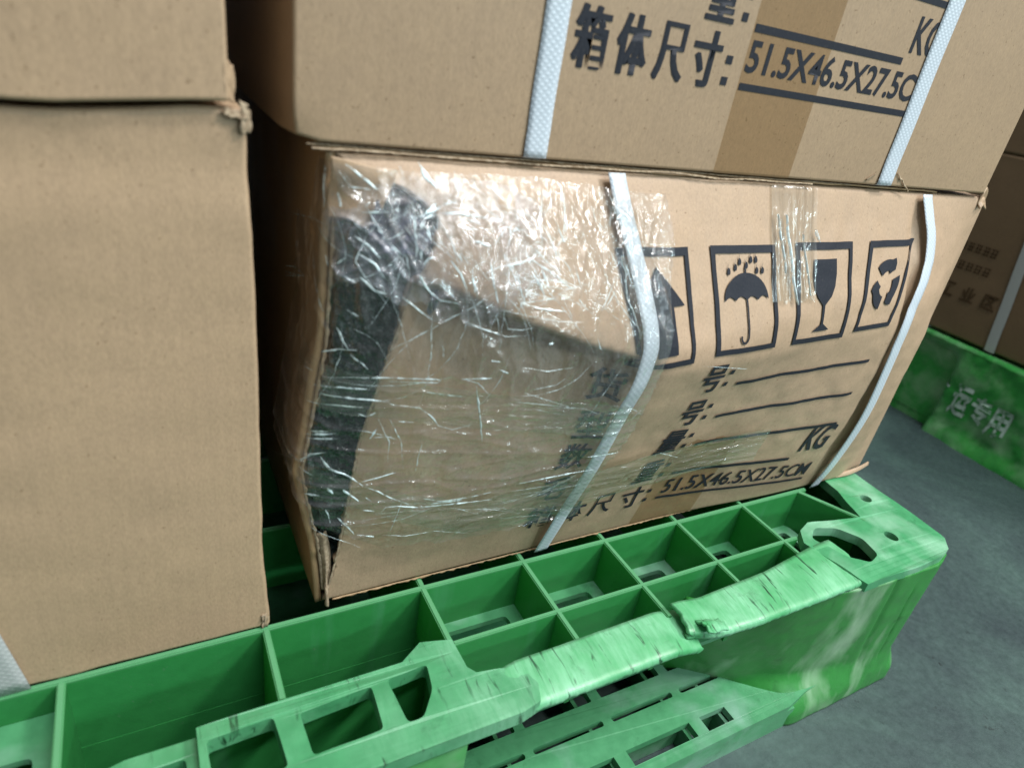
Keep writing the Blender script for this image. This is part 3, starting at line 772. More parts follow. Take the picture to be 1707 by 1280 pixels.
    for xc, w_, lean in ((15.45, 1.15, 0), (44.0, 1.3, 0)):
        bm = bmesh.new()
        path = []
        for z in frange(25.95, .05, 110):
            xx = smooth_tab([(0, 43.6), (8.5, 43.2), (13.5, 42.3), (16.7, 42.0), (19.4, 42.6), (21.5, 43.7), (23.7, 43.4), (25.6, 42.4)] if xc > 40 else [(0, 15.1), (4, 15.2), (8.5, 15.65), (13, 15.6), (15, 15.6), (16.5, 16.0), (17.7, 16.1), (18.7, 15.9), (21.3, 15.4), (23.9, 14.7), (25.8, 14.35)], z, 1.5)
            path.append(Vector((xx, ysm(xx, z) - .10 - (.12 if xc > 40 else .08) * ss(0, 3, min(z, 26 - z)), z)))
        ribbon(bm, path, w_, Vector((1, .08, 0)).normalized())
        link('strap', bm, STRAP, B, solid=.03)
    # printing
    bm = bmesh.new()
    def frame(x0, x1, z0, z1, t_=.42):
        quad(bm, x0, x1, z1 - t_, z1); quad(bm, x0, x1, z0, z0 + t_ * .8); quad(bm, x0, x0 + t_ * .85, z0 + t_ * .8, z1 - t_); quad(bm, x1 - t_ * .85, x1, z0 + t_ * .8, z1 - t_)
    ZT, ZB = ICZ
    marks = []
    def done(k):
        nonlocal bm
        (x0, x1) = ICX[k]; q = ICQ[k]
        frame(x0, x1, ZB, ZT); slice_bm(bm, 0, frange(x0 + .2, x1 - .2, 8))
        for v_ in bm.verts:
            a = (v_.co.x - x0) / (x1 - x0); b_ = (v_.co.y - ZB) / (ZT - ZB)
            tl, tr_, br, bl = [Vector(c_) for c_ in q]
            p = (bl * (1 - a) + br * a) * (1 - b_) + (tl * (1 - a) + tr_ * a) * b_
            v_.co = Vector((p.x, p.y, 0))
        marks.append(bm); bm = bmesh.new()
    # this-way-up arrow
    x0, x1 = ICX[0]; c_ = (x0 + x1) / 2; h = ZT - ZB
    poly(bm, [(c_ - .95, ZB + .7), (c_ + 1.0, ZB + .7), (c_ + 1.0, ZB + .52 * h), (c_ + 2.05, ZB + .52 * h), (c_ + .0, ZT - .9), (c_ - 2.0, ZB + .52 * h), (c_ - .95, ZB + .52 * h)])
    done(0)
    # umbrella
    x0, x1 = ICX[1]; c_ = (x0 + x1) / 2
    zc = ZB + .50 * h; R_ = 1.95
    dome = [(c_ + R_ * math.cos(t), zc + 1.5 * math.sin(t)) for t in frange(math.pi, 0, 20)]
    sc_ = []
    for k in range(4):
        xa = c_ + R_ - k * R_ / 2
        for q in range(1, 7):
            t = q / 6; sc_.append((xa - t * R_ / 2, zc + .22 * math.sin(t * math.pi)))
    poly(bm, dome + sc_[:-1])
    quad(bm, c_ - .07, c_ + .07, zc + 1.45, zc + 1.8)
    stroke(bm, [(c_, zc), (c_, ZB + .95)] + [(c_ - .32 + .32 * math.cos(t), ZB + .95 - .36 * math.sin(t)) for t in frange(0, 3.3, 8)], .14)
    for dx, dz in ((-1.45, 1.75), (-.85, 1.95), (-.45, 2.25), (.1, 2.05), (.5, 2.35), (.95, 2.35), (1.0, 1.75), (1.5, 1.75)):
        px, pz = c_ + dx, zc + dz - .1
        poly(bm, [(px + .15 * math.cos(t) , pz + .2 * math.sin(t) - .05) for t in frange(3.5, 9.1 - .3, 8)] + [(px + .08, pz + .42)])
    done(1)
    # glass
    x0, x1 = ICX[2]; c_ = (x0 + x1) / 2
    top = ZT - .95
    bowl = [(c_ - 1.15, top), (c_ - 1.22, top - .9), (c_ - 1.1, top - 1.6), (c_ - .75, top - 2.2), (c_ - .3, top - 2.55), (c_ - .12, top - 2.7), (c_ - .12, ZB + 1.15), (c_ - .95, ZB + .7), (c_ + .95, ZB + .7), (c_ + .12, ZB + 1.15), (c_ + .12, top - 2.7), (c_ + .3, top - 2.55), (c_ + .75, top - 2.2), (c_ + 1.1, top - 1.6), (c_ + 1.22, top - .9), (c_ + 1.15, top)]
    poly(bm, bowl)
    done(2)
    # three chasing arrows
    x0, x1 = ICX[3]; c_ = (x0 + x1) / 2; zc = (ZT + ZB) / 2 + .1
    for k in range(3):
        a0 = math.radians(90 + 120 * k + 48); a1 = a0 - math.radians(92)
        out_, in_ = [], []
        for t in frange(0, 1, 8):
            a = a0 + (a1 - a0) * t; wd = .44 - .12 * t + (.22 if .68 < t < .8 else 0) - (.3 if t > .95 else 0)
            out_.append((c_ + (1.25 + wd) * math.cos(a), zc + (1.25 + wd) * math.sin(a))); in_.append((c_ + (1.25 - wd) * math.cos(a), zc + (1.25 - wd) * math.sin(a)))
        poly(bm, out_ + in_[::-1])
    done(3)
    # form lines with headings
    LZ = LINES
    heads = ['货号', '型号', '数量', '毛重']
    for k, z in enumerate(LZ):
        x1 = (38.5, 38.6, 39.5, 36.8, 40.8)[k]
        quad(bm, LX[0], x1, z, z + .26)
        quad(bm, LX[0] - 1.35, LX[0] - .98, z + .12, z + .48); quad(bm, LX[0] - 1.35, LX[0] - .98, z + 1.1, z + 1.46)
        if k < 4:
            add_bm(bm, text_fit(heads[k][0], CHX[0], CHX[0] + 1.95, z - .1, z + 2.05, .018))
            add_bm(bm, text_fit(heads[k][1], CHX[3], CHX[3] + 1.95, z - .1, z + 2.05, .018))
        else:
            for ch, x in zip('箱体尺寸', CHX): add_bm(bm, text_fit(ch, x, x + 1.95, z - .1, z + 2.05, .018))
            add_bm(bm, text_fit('51.5X46.5X27.5CM', LX[0] + .15, 40.6, z + .6, z + 2.15, .012))
    add_bm(bm, text_fit('KG', 37.1, 40.1, LZ[3] + .75, LZ[3] + 2.9, .02))
    slice_bm(bm, 0, frange(12, 42, 30))
    for v_ in bm.verts:
        u, z = v_.co.x, v_.co.y
        k_ = (u - 24.2) / 15
        v_.co.x += lerp_tab([(2.9, 0), (5.65, 0), (8.45, .5), (11, .95), (13.85, 1.05)], z)
        v_.co.y += lerp_tab([(2.9, -1.15), (5.65, -1.1), (8.45, -.4), (11, .15), (13.85, .2)], z) * max(0, k_)
    for m_ in marks: add_bm(bm, m_)
    wrap(bm, SF, .08, frange(10, 44, 68), frange(1, 24, 46))
    link('printing', bm, INK, B, smooth=False)
    # brown tape down the middle of the front
    bm = bmesh.new()
    grid(bm, frange(23.0, 29.2, 40), frange(.02, 9.9, 80), lambda u, v_: SF(u, v_) + Vector((0, -.03, 0)), lambda u, v_: v_ < 8.6 + 1.0 * nz(u * .5, 3))
    link('brown_tape', bm, TAPE, B)
    return B
ICX = [(15.1, 20.6), (22.3, 27.9), (29.8, 35.6), (37.5, 42.7)]
ICZ = (22.05, 16.1)
ICQ = [((14.1, 22.45), (19.4, 22.45), (19.9, 16.35), (15.5, 16.25)), ((21.2, 22.5), (26.7, 22.55), (27.25, 16.55), (21.7, 16.55)),
       ((28.7, 22.65), (34.45, 22.75), (34.55, 16.55), (29.0, 16.5)), ((36.45, 22.8), (42.2, 22.9), (39.9, 17.0), (35.7, 16.85))]
LINES = [13.85, 11.0, 8.45, 5.65, 2.9]
LX = (24.2, 38.4)
CHX = (12.9, 15.4, 17.9, 20.5)
damaged_box()

# ---- dark bag inside the split
def dark_bag():
    bm = bmesh.new()
    def f_(t, z):
        xa = lerp_tab(XL, z) + .5; xb = lerp_tab(XB, z) + 1.6
        x = xa + (xb - xa) * t
        ya = .7; yb = ybase(xb, z, 1, False) + 1.6
        y = ya + (yb - ya) * t - .35 * math.sin(t * 3.14)
        d = .6 * nz(x * 1.1, z * .9, 3) + .5 * abs(nz(x * 1.9, z * 1.6, 8)) + .28 * abs(nz(x * 4, z * 3.4, 18)) + .06 * nz(x * 9, z * 8)
        return Vector((x + .2 * nz(x * 2, z * 2, 5), y - d, z))
    grid(bm, frange(0, 1, 60), frange(1.0, 25.4, 220), f_)
    o = link('plastic_bag', bm, BAG); tag(o, 'dark crumpled plastic bag showing through the split corner of the box', 'bag')
    return o
dark_bag()
def violet():
    bm = bmesh.new()
    def vf(u, v_):
        p = Vector((1.0 + 3.2 * u, -.75 - .45 * u - 1.0 * (1 - v_), 21.6 + 3.0 * v_ - .3 * u))
        return p + Vector((nz(p.x * 1.6, p.z * 1.6, 61), nz(p.x * 2.2, p.z * 2.2, 68), nz(p.x * 1.6, p.z * 1.6, 74))) * .5
    def vk(u, v_): return ((u - .5) ** 2 + (v_ - .5) ** 2) ** .5 < .36 + .22 * nz(u * 4, v_ * 4, 80)
    grid(bm, frange(0, 1, 90), frange(0, 1, 90), vf, vk)
    o = link('plastic_scrap', bm, PURPLE, solid=.02); tag(o, 'crumpled violet-black plastic scrap at the top of the split corner', 'plastic scrap')
violet()

# ---- stretch film
def FS(a, z, off=.3):
    """film skin: a>0 runs along the front, a<0 back along the left side"""
    x1 = max(a, 0.0)
    yb = min(ybase(x1, z + d, 2.0, False) for d in (-1.0, 0, 1.0))
    P1 = Vector((a, yb - off, z))
    xl = min(lerp_tab(XL, z + d) for d in (-1, 0, 1))
    P2 = Vector((xl - off, -a, z))
    t = ss(-1.6, 1.6, a)
    if t <= 0: return P2
    if t >= 1: return P1
    return P2.lerp(P1, t)
def film():
    F = thing('stretch_film', 'wrinkled clear stretch film wrapped round the split corner of the damaged box', 'plastic film', (6, 0, 0))
    bm = bmesh.new()
    def ridg(x, y, s): 
        n = 1 - abs(nz(x, y, s)) * 2.2
        return max(0, n) ** 5
    def f_(a, t):
        zt = 25.6 + .15 * nz(a * .5, 3) - .4 * ss(10, 16, a); zb = lerp_tab([(-6, 9.2), (-1.5, 9.2), (0, 6.5), (3, 4.4), (8, 4.0), (14, 4.2), (18, 5)], a) + .3 * nz(a * .8, 5)
        if a < -1: zt -= 3.3 * ss(-1, -2.6, a)
        z = zb + (zt - zb) * t
        p = FS(a, z, .36)
        wu = ss(13, 17, z)
        d1 = ridg(a * .55 + z * .28, z * .16 - a * .10, 1) * .16 + ridg(a * .9 - z * .25, z * .3, 11) * .10
        d2 = ridg(a * .16, z * .75 + a * .06, 5) * .18 + ridg(a * .35, z * 1.5 - a * .1, 9) * .08
        d = d1 * wu + d2 * (1 - wu) + .03 * nz(a * 3, z * 3) + .012 * nz(a * 8, z * 8)
        p.y -= d; 
        if a < 0: p.x -= d * .6
        return p
    def keep(a, t):
        # ragged right edge
        return a < 17.3 + .8 * nz(t * 5, 2) - 1.2 * ss(.55, .2, t)
    grid(bm, frange(-5, 18, 230), frange(0, 1, 230), f_, keep)
    link('film_sheet', bm, FILM, F)
    bm = bmesh.new()
    def f2(a, z):
        p = FS(a, z, .30)
        d = ridg(a * .8 + z * .4, z * .35 - a * .2, 21) * .22 + ridg(a * .9 - z * .5, z * .7, 31) * .16 + .05 * nz(a * 4, z * 4, 6)
        p.y -= d; return p
    def k2(a, z): return ((a - 4.6) / 5.2) ** 2 + ((z - 22.6) / 2.9) ** 2 < 1 + .8 * nz(a * .8, z * .8, 44)
    grid(bm, frange(-1.2, 12, 170), frange(18.5, 25.4, 110), f2, k2)
    link('bunched_glare_film', bm, FILM_BUNCH_GLARE, F)
    # rolled band of film running right across the lower front
    bm = bmesh.new()
    def band(zc, wd, a0, a1, n, sd, off):
        def g_(a, t):
            z = zc(a) + wd(a) * (t - .5)
            p = FS(a, z, off); p.y -= .12 * max(0, 1 - abs(nz(a * .15, z * 2.6, sd)) * 3) ** 2 + .03 * nz(a, z * 5, sd)
            return p
        grid(bm, frange(a0, a1, n), frange(0, 1, 26), g_)
    band(lambda a: lerp_tab([(-3, 10.2), (0, 9.4), (4, 7.4), (8, 5.9), (12, 6.2), (18, 7.2), (24, 7.6), (31, 7.7)], a), lambda a: lerp_tab([(-3, 1.5), (4, 2.2), (12, 3.6), (22, 3.4), (31, 3.0)], a), -3, 31.5, 220, 3, .34)
    band(lambda a: lerp_tab([(-2, 15.5), (4, 14.8), (12, 13.6), (17, 12.8)], a), lambda a: 2.4, -2, 15.8, 140, 13, .36)
    link('film_band', bm, FILM_BAND, F)
    # film pleats as thin raised folds, bright glints painted into their colour
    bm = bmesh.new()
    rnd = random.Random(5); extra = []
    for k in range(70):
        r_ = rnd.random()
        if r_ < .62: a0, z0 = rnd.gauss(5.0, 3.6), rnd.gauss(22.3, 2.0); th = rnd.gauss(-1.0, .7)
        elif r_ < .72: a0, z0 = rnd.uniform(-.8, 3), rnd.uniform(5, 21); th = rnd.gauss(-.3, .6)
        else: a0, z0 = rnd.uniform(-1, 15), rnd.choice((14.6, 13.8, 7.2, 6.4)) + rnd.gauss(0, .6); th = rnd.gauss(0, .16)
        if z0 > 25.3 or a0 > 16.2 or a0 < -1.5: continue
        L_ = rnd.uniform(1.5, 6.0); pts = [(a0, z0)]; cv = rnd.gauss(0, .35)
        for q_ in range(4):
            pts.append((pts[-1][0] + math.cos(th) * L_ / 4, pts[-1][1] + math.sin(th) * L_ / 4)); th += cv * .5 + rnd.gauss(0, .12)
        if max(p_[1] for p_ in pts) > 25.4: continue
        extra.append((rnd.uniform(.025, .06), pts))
    for (w_, pts) in PLEAT_GLINTS + extra:
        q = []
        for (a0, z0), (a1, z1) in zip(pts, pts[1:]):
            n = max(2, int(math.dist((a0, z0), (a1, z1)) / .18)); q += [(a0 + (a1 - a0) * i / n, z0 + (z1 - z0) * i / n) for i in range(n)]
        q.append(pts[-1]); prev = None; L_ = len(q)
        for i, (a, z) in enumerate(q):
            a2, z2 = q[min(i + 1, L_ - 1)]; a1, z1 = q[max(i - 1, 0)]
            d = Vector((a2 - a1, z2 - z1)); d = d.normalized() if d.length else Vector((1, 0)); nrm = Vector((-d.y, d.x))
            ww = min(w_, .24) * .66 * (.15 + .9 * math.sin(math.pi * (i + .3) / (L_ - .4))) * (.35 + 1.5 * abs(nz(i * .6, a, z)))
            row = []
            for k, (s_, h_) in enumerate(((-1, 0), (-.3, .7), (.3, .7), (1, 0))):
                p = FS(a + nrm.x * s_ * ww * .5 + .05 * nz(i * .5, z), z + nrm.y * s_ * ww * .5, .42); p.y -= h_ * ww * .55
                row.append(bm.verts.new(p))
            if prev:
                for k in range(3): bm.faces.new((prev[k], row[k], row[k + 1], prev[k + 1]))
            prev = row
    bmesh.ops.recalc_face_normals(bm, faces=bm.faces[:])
    link('film_pleat_glints', bm, PLEAT_GLINT, F)
PLEAT_GLINTS = [(0.3,[(3.36,25.86),(3.71,25.32),(4.05,24.99)]),(0.12,[(4.95,25.7),(4.92,25.24),(5.01,24.93)]),(0.1,[(5.03,25.07),(5.58,24.73)]),(0.08,[(4.26,24.97),(4.53,25.29),(4.85,25.34)]),(0.09,[(5.72,25.67),(5.85,25.28),(6.25,24.82)]),(0.07,[(5.91,25.67),(6.38,25.05)]),(0.09,[(6.28,25.67),(6.86,25.06),(7.45,24.49),(7.84,23.8)]),(0.06,[(5.21,25.64),(5.43,25.26)]),(0.08,[(6.26,24.28),(7.06,23.86)]),(0.28,[(4.05,24.08),(4.84,24.11),(5.75,24.02),(7.05,23.83)]),(0.16,[(9.45,25.19),(9.23,24.12)]),(0.08,[(10.06,25.21),(9.84,24.58),(9.39,24.08)]),(0.14,[(10.66,25.21),(10.59,24.13),(10.4,23.2)]),(0.2,[(9.16,24.34),(9.06,23.66),(9.13,23.05)]),(0.12,[(9.28,23.74),(9.63,23.2),(9.95,22.12)]),(0.14,[(9.96,23.97),(10.37,23.04),(10.56,23.2),(10.62,23.98)]),(0.09,[(9.96,22.2),(10.02,22.89),(10.28,23.12)]),(0.16,[(6.01,21.71),(6.66,22.0),(7.82,22.19),(8.5,22.38),(8.73,22.56),(8.39,22.72)]),(0.1,[(6.67,22.83),(6.97,22.46),(7.4,21.77),(7.68,21.21),(7.99,20.62),(7.97,20.19)]),(0.1,[(6.8,22.76),(7.59,21.77),(7.83,20.88),(7.87,20.23)]),(0.07,[(7.75,23.21),(8.7,22.68),(9.46,22.06),(10.28,21.56)]),(0.09,[(7.65,22.91),(8.44,22.3),(9.63,21.66),(10.58,21.19)]),(0.34,[(8.39,21.76),(8.63,21.52),(9.08,20.73)]),(0.2,[(8.92,21.99),(9.24,21.27)]),(0.08,[(8.58,21.48),(9.4,21.43),(10.36,21.28)]),(0.07,[(9.43,21.74),(10.25,21.24),(11.0,20.77)]),(0.18,[(7.81,20.45),(8.8,20.18),(10.26,20.01)]),(0.12,[(7.81,20.45),(8.78,20.54),(9.7,20.66)]),(0.16,[(4.45,22.22),(4.83,21.72),(5.2,21.04)]),(0.09,[(4.54,22.68),(5.04,22.12)]),(0.07,[(4.92,22.54),(5.26,22.05)]),(0.14,[(5.39,21.66),(5.58,21.17),(5.7,20.67)]),(0.24,[(6.29,22.15),(6.42,21.36),(6.7,20.43)]),(0.4,[(5.53,23.04),(6.34,22.87)]),(0.09,[(6.54,22.91),(6.98,23.35),(7.32,23.65)]),(0.09,[(7.42,23.65),(7.45,23.21),(7.2,22.84)]),(0.08,[(7.37,23.35),(8.02,23.65)]),(0.08,[(7.6,23.5),(8.31,23.51)]),(0.1,[(12.22,24.52),(12.43,23.92),(12.96,23.48)]),(0.09,[(12.93,24.58),(12.97,24.01),(12.96,23.48)]),(0.06,[(13.42,24.47),(13.27,23.6)]),(0.5,[(13.75,23.98),(14.15,24.28),(14.54,23.99)]),(0.09,[(13.71,22.74),(14.51,23.19),(15.09,23.36),(15.27,23.75)]),(0.4,[(14.22,22.86),(14.52,22.27)]),(0.09,[(13.43,21.54),(12.71,20.49),(12.42,19.99),(12.12,20.17)]),(0.09,[(13.55,21.54),(13.29,20.89),(12.53,19.98)]),(0.1,[(13.65,22.29),(14.07,21.69),(13.99,20.52),(14.53,19.62),(15.01,18.46)]),(0.07,[(14.01,22.2),(14.38,21.18),(14.32,20.68)]),(0.1,[(13.15,22.62),(13.49,21.96),(13.66,21.45)]),(0.09,[(10.91,22.1),(11.04,21.38),(11.23,20.97)]),(0.08,[(5.14,19.5),(6.06,19.16),(7.29,18.76),(8.31,18.82)]),(0.08,[(7.04,19.77),(7.32,19.15),(8.07,19.12),(8.62,19.26)]),(0.22,[(9.59,18.35),(9.83,18.4)]),(0.07,[(8.51,17.1),(9.78,16.84),(11.23,17.0)]),(0.12,[(6.74,17.47),(7.21,17.42)]),(0.2,[(7.23,17.0),(7.69,16.79)]),(0.25,[(3.1,21.52),(3.35,21.04),(3.7,20.64)]),(0.1,[(3.89,21.26),(4.41,20.79),(4.91,20.37)]),(0.08,[(12.28,18.59),(12.56,18.07),(12.71,17.9)]),(0.2,[(3.13,23.81),(3.66,24.27),(3.93,24.43)]),(0.12,[(3.12,23.59),(3.59,23.44)]),(0.08,[(3.24,22.01),(3.47,22.27),(3.75,22.33)]),(0.16,[(3.16,22.63),(3.13,22.0)]),(0.16,[(5.08,23.9),(5.71,23.81),(5.96,23.63)]),(0.12,[(4.78,23.61),(5.85,23.49)]),(0.1,[(3.46,23.91),(4.18,24.37),(4.92,24.61)]),(0.12,[(7.72,24.31),(7.95,23.87)]),(0.18,[(0.49,25.62),(0.99,25.21),(1.47,24.75)]),(0.13,[(0.26,25.31),(0.63,24.78),(1.21,24.76)]),(0.2,[(-0.34,25.38),(-0.44,24.56),(-0.36,23.61)]),(0.24,[(0.18,24.44),(0.31,23.93)]),(0.18,[(0.73,22.84),(1.12,22.51),(1.52,22.04)]),(0.22,[(0.84,22.12),(1.3,21.8),(1.73,21.17)]),(0.22,[(0.91,21.11),(1.33,20.58),(1.93,20.47)]),(0.06,[(-6.32,21.61),(-0.19,23.01)]),(0.12,[(-7.08,17.92),(-2.74,19.49)]),(0.12,[(-7.15,18.46),(-4.75,19.25),(-2.66,19.54)]),(0.1,[(-7.11,18.14),(-2.73,19.46)]),(0.12,[(-1.26,21.5),(-0.85,20.24),(-0.32,19.07),(-0.1,19.01)]),(0.08,[(-0.24,21.65),(-0.1,21.2)]),(0.12,[(0.57,19.5),(0.91,19.27)]),(0.16,[(0.3,18.51),(0.69,17.55)]),(0.12,[(0.73,17.35),(1.34,16.64)]),(0.18,[(-0.17,16.99),(0.41,17.48),(0.91,17.61)]),(0.08,[(-1.0,15.63),(-0.39,15.82)]),(0.18,[(2.45,20.44),(3.18,19.87),(3.72,19.49)]),(0.14,[(1.79,22.77),(2.18,22.41),(2.58,22.2)]),(0.1,[(2.52,23.47),(2.98,22.73),(3.14,22.18)]),(0.18,[(2.86,24.41),(2.92,23.36),(2.97,22.25)]),(0.1,[(1.88,23.57),(2.63,24.02)]),(0.14,[(0.96,23.84),(1.9,23.96)]),(0.28,[(3.3,25.94),(3.53,25.41),(4.06,25.0)]),(0.07,[(2.45,25.74),(2.6,25.2)]),(0.18,[(4.4,22.23),(4.84,21.71),(5.18,21.04)]),(0.08,[(3.22,21.9),(3.47,22.25),(3.72,22.27)]),(0.16,[(5.39,21.9),(5.56,20.87),(5.71,20.69)]),(0.12,[(3.07,21.5),(3.52,20.84),(4.05,20.43),(4.93,20.34)]),(0.06,[(5.41,19.34),(6.57,18.97)]),(0.06,[(4.35,18.25),(4.49,17.57)]),(0.12,[(1.42,23.21),(1.87,22.86),(2.47,23.24)]),(0.1,[(0.22,21.48),(0.51,21.86)]),(0.1,[(0.41,21.04),(0.81,20.82)]),(0.2,[(2.94,23.82),(3.55,24.09),(4.1,24.34)]),(0.18,[(3.16,23.38),(3.36,23.85),(3.89,24.03)]),(0.14,[(0.73,23.4),(0.95,23.13)]),(0.1,[(1.19,24.26),(0.96,24.0)]),(0.13,[(0.02,15.8),(0.82,16.12),(2.07,16.25),(4.36,16.32),(4.56,16.23),(4.39,16.11),(2.26,16.06)]),(0.2,[(-0.31,15.15),(0.58,15.49),(1.38,15.54)]),(0.2,[(-0.02,14.85),(0.6,14.95),(1.49,14.92),(2.38,14.85)]),(0.16,[(-0.51,14.1),(0.52,14.46),(1.24,14.47)]),(0.1,[(1.83,14.94),(2.58,14.68),(3.78,14.56),(4.31,14.19),(4.91,13.42),(5.66,13.13),(6.81,13.51)]),(0.15,[(5.56,16.36),(6.96,16.47)]),(0.2,[(3.74,15.58),(4.98,15.38),(5.96,15.27)]),(0.1,[(5.61,16.37),(6.37,16.15),(7.17,15.36)]),(0.2,[(6.3,16.02),(6.75,14.51),(7.4,12.24)]),(0.08,[(2.92,13.66),(3.62,13.64)]),(0.12,[(1.14,14.08),(1.41,13.91),(1.81,14.17)]),(0.2,[(-0.35,12.29),(0.6,12.8)]),(0.16,[(-0.26,12.12),(0.66,12.51)]),(0.14,[(-0.22,12.56),(0.43,12.87)]),(0.22,[(-0.5,10.48),(-0.06,11.24),(0.33,11.56)]),(0.2,[(0.21,11.26),(0.53,10.49),(0.91,10.26),(1.53,9.39)]),(0.1,[(-0.52,10.15),(0.04,9.92)]),(0.14,[(1.52,9.67),(2.28,9.9),(3.15,10.25)]),(0.14,[(1.53,9.39),(2.38,8.91),(3.04,8.41),(4.19,7.75)]),(0.18,[(2.68,7.32),(2.91,7.68),(3.55,7.69),(4.79,7.42),(6.5,7.4),(9.13,7.39)]),(0.18,[(4.91,8.12),(5.98,7.72),(7.58,7.82),(8.95,8.06)]),(0.42,[(5.43,7.61),(7.26,7.66)]),(0.12,[(1.67,7.59),(2.3,7.45)]),(0.1,[(1.8,8.52),(2.13,8.2)]),(0.18,[(1.54,5.72),(2.49,5.41)]),(0.07,[(2.92,5.49),(4.32,5.13),(6.08,5.18),(8.32,4.48)]),(0.28,[(-0.2,8.6),(0.24,8.71)]),(0.18,[(0.44,9.3),(0.62,8.93)]),(0.12,[(0.76,7.24),(1.4,5.83)]),(0.2,[(0.89,9.19),(1.43,8.28)]),(0.1,[(0.41,7.79),(0.58,6.81)]),(0.08,[(4.25,12.24),(4.19,11.21),(4.18,10.22)]),(0.06,[(3.86,8.63),(3.36,5.57)]),(0.18,[(1.67,12.56),(1.98,13.26)]),(0.08,[(1.85,12.63),(2.74,12.67)]),(0.05,[(-11.39,3.88),(-0.9,10.27),(-0.51,10.4)]),(0.08,[(2.48,13.83),(3.21,12.32),(3.54,10.4)]),(0.06,[(1.93,13.81),(2.63,12.32),(2.67,10.99)]),(0.22,[(10.33,8.51),(11.72,8.69),(13.89,8.93),(15.36,8.99)]),(0.2,[(14.43,10.26),(16.85,10.3)]),(0.07,[(8.55,14.96),(12.1,14.44)]),(0.07,[(9.28,15.77),(10.46,16.02),(10.88,16.4)]),(0.06,[(8.86,15.56),(11.83,14.46)]),(0.06,[(20.71,16.12),(24.96,15.39)]),(0.05,[(12.98,13.2),(13.45,15.28),(14.19,16.74)]),(0.07,[(16.05,13.17),(16.53,13.87)]),(0.05,[(14.97,14.57),(16.73,13.48)]),(0.1,[(20.68,9.18),(22.82,8.24)]),(0.06,[(13.75,4.11),(13.83,6.16)])]
#PLEAT_GLINTS_HERE
film()
def clear_tape():
    bm = bmesh.new()
    def f_(u, v_):
        p = SF(u, v_); r = max(0, 1 - abs(nz(u * 1.5, v_ * .10, 3)) * 3) ** 2
        p.y -= .14 + .18 * r + .02 * nz(u * 4, v_ * 2); return p
    grid(bm, frange(26.4, 30.6, 50), frange(18.6, 25.9, 80), f_, lambda u, v_: v_ > 19.4 + .7 * nz(u * 1.5, 4))
    for (x, x2, za, zb, w_) in ((26.75, 27.5, 24.3, 20.9, .12), (27.45, 28.65, 24.3, 19.2, .2), (29.1, 29.8, 23.2, 19.7, .07), (30.4, 30.7, 23.5, 22.8, .25)):  # wrinkle ridges on the tape, glints painted into their pale colour
        def g_(s, t):
            z = za + (zb - za) * t; xx = x + (x2 - x) * t + .12 * nz(z * .8, x)
            p = SF(xx + s * w_ * (.4 + math.sin(t * 3.1)), z); p.y -= .26 + (1 - s * s * 4) * .14; return p
        grid(bm, frange(-.5, .5, 5), frange(0, 1, 40), g_)
    o = link('clear_tape', bm, [CLEAR_TAPE, PLEAT_GLINT]); tag(o, 'short strip of wrinkled clear tape over the gap between the umbrella and glass symbols', 'tape')
    n0 = 50 * 80
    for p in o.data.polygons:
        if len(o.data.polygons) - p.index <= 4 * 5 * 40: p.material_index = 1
clear_tape()

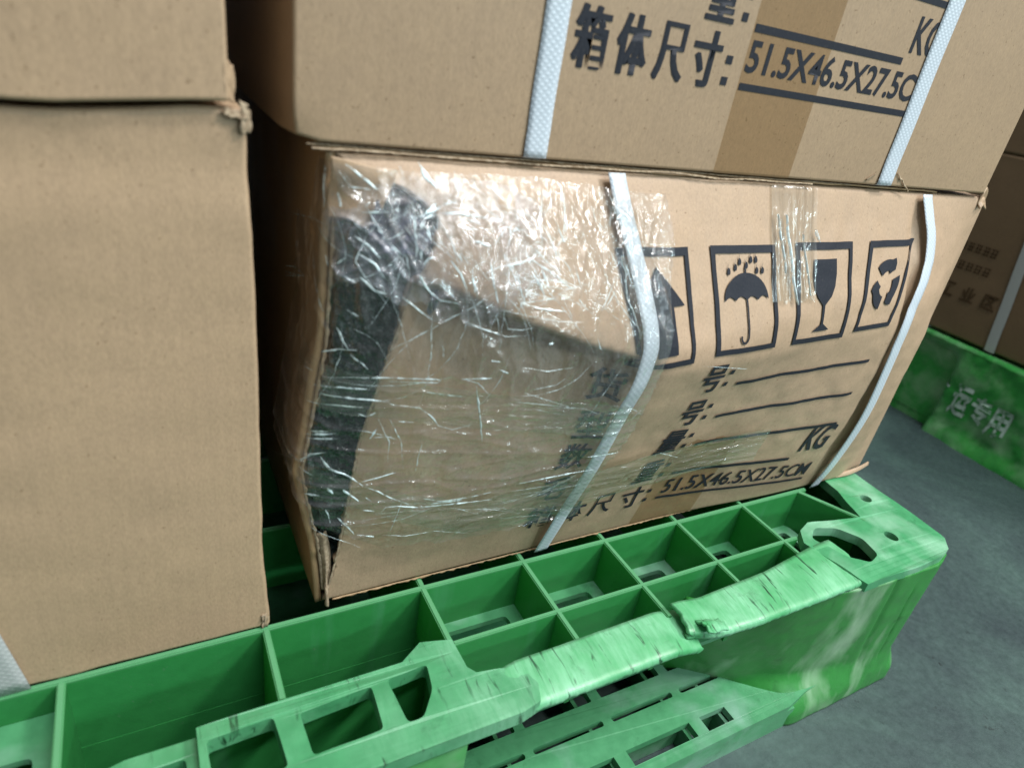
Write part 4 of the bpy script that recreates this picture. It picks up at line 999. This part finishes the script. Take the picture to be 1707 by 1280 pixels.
# ------------------------------------------------------------------ far pallet and cartons
def smudge(bm, x0, x1, y0, y1, n):
    # small print too blurred to read: short strokes only
    r_ = random.Random(int(y0 * 10)); cw = (x1 - x0) / n
    for k in range(n):
        a = x0 + k * cw; b_ = a + cw * .82
        for q in range(3):
            yy = y0 + (y1 - y0) * (q + .2 * r_.random()) / 2.4; quad(bm, a + .1 * r_.random(), b_, yy, yy + .16)
        for q in range(2):
            xx = a + cw * (.15 + .4 * q + .1 * r_.random()); quad(bm, xx, xx + .16, y0 + .05, y1 - .1 * r_.random())
def far_group():
    X0 = 103.5
    P = thing('pallet', 'scuffed green pallet with worn white lettering, behind on the floor', 'pallet', (X0 + 50, -30, -15))
    bm = bmesh.new()
    def face(y, t):
        z = -.6 - 14.4 * t
        x = X0 + .35 * nz(y * .25, z * .3) + .15 * nz(y, z)
        x -= 1.0 * ss(.8, 1, t)
        # recessed end of the block
        x += 6 * ss(18.5, 21.5, y) * ss(.0, .3, t)
        yy = y
        return Vector((x + (y - 10) * .06, yy, z))
    grid(bm, frange(-30, 27, 140), frange(0, 1, 30), face)
    link('side_block', bm, GREEN_FAR, P)
    bm = bmesh.new()
    boxm(bm, X0 + 1.2, X0 + 100, -60, 27, -1.5, -.3); boxm(bm, X0 + 2.0, X0 + 100, -60, 27.5, -15, -13.6)
    boxm(bm, X0 + 1.9, X0 + 12, 19, 27, -13.6, -1.5)
    link('top_deck', bm, GREEN_FAR, P, smooth=False)
    bm = bmesh.new()
    def rimf(y, t): return Vector((X0 + .6 - .5 * math.sin(t * 3) + (y - 10) * .06 + .2 * nz(y * .8, t), y, .1 - 1.2 * t + .1 * nz(y, 3)))
    grid(bm, frange(-30, 27.4, 120), frange(0, 1, 6), rimf)
    link('deck_rim', bm, GREEN_FAR, P, solid=.4)
    bm = bmesh.new()
    quad(bm, -19.9, -18.3, -6.9, -6.45); quad(bm, -19.2, -18.8, -6.44, -5.8); quad(bm, -19.9, -19.5, -8.6, -6.91)
    for ch, y, z0, hh in (('运', 17.2, -10.6, 5.2), ('专', 14.0, -10.2, 4.4), ('用', 11.0, -10.9, 4.8)):
        b2 = text_fit(ch, -y, -y + 2.9, z0, z0 + hh, .03)
        add_bm(bm, b2)
    slice_bm(bm, 0, frange(-21, -7, 28)); slice_bm(bm, 1, frange(-13, -4, 18))
    for v_ in bm.verts:
        y = -v_.co.x; z = v_.co.y
        p = face(y, (-.6 - z) / 14.4); v_.co = Vector((p.x - .12, y, z))
    link('lettering', bm, PAINT, P, smooth=False)
    for k, (z0, z1) in enumerate(((0.2, 27.6), (27.65, 55))):
        B = thing('cardboard_box', ['shaded kraft box with faint small print and one strap, on the far green pallet',
                                    'shaded kraft box at the right edge, upper one of the far stack'][k], 'box', (X0 + 27, -20, z0))
        bm = bmesh.new()
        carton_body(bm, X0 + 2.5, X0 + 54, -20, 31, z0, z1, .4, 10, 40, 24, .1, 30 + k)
        link('box_body', bm, K_FAR_SHADED, B)
        if k == 0:
            bm = bmesh.new()
            path = [Vector((X0 + 2.25 , 9.2 + .02 * z, z)) for z in frange(z1, z0, 40)]
            lay = bm.loops.layers.uv.verify()
            grid(bm, frange(-.75, .75, 4), frange(z0, z1, 60), lambda u, z: Vector((X0 + 2.28 - .02 * (1 - abs(u)), 16.3 + .12 * z + u + .05 * nz(z * .2, 1), z)), uv=True)
            link('strap', bm, STRAP_GREY, B)
            bm = bmesh.new()
            for ch, y in zip('工业区', (27.2, 23.9, 20.6)): add_bm(bm, text_fit(ch, -y, -y + 2.1, 5.8, 8.1, .03))
            smudge(bm, -30.2, -28.9, 5.9, 8.0, 1)
            smudge(bm, -29, -21.2, 10.3, 11.6, 6); smudge(bm, -28.5, -21.4, 13.2, 14.5, 6)
            for v_ in bm.verts: v_.co = Vector((X0 + 2.28, -v_.co.x, v_.co.y))
            link('printing', bm, INK_BG, B, smooth=False)
far_group()
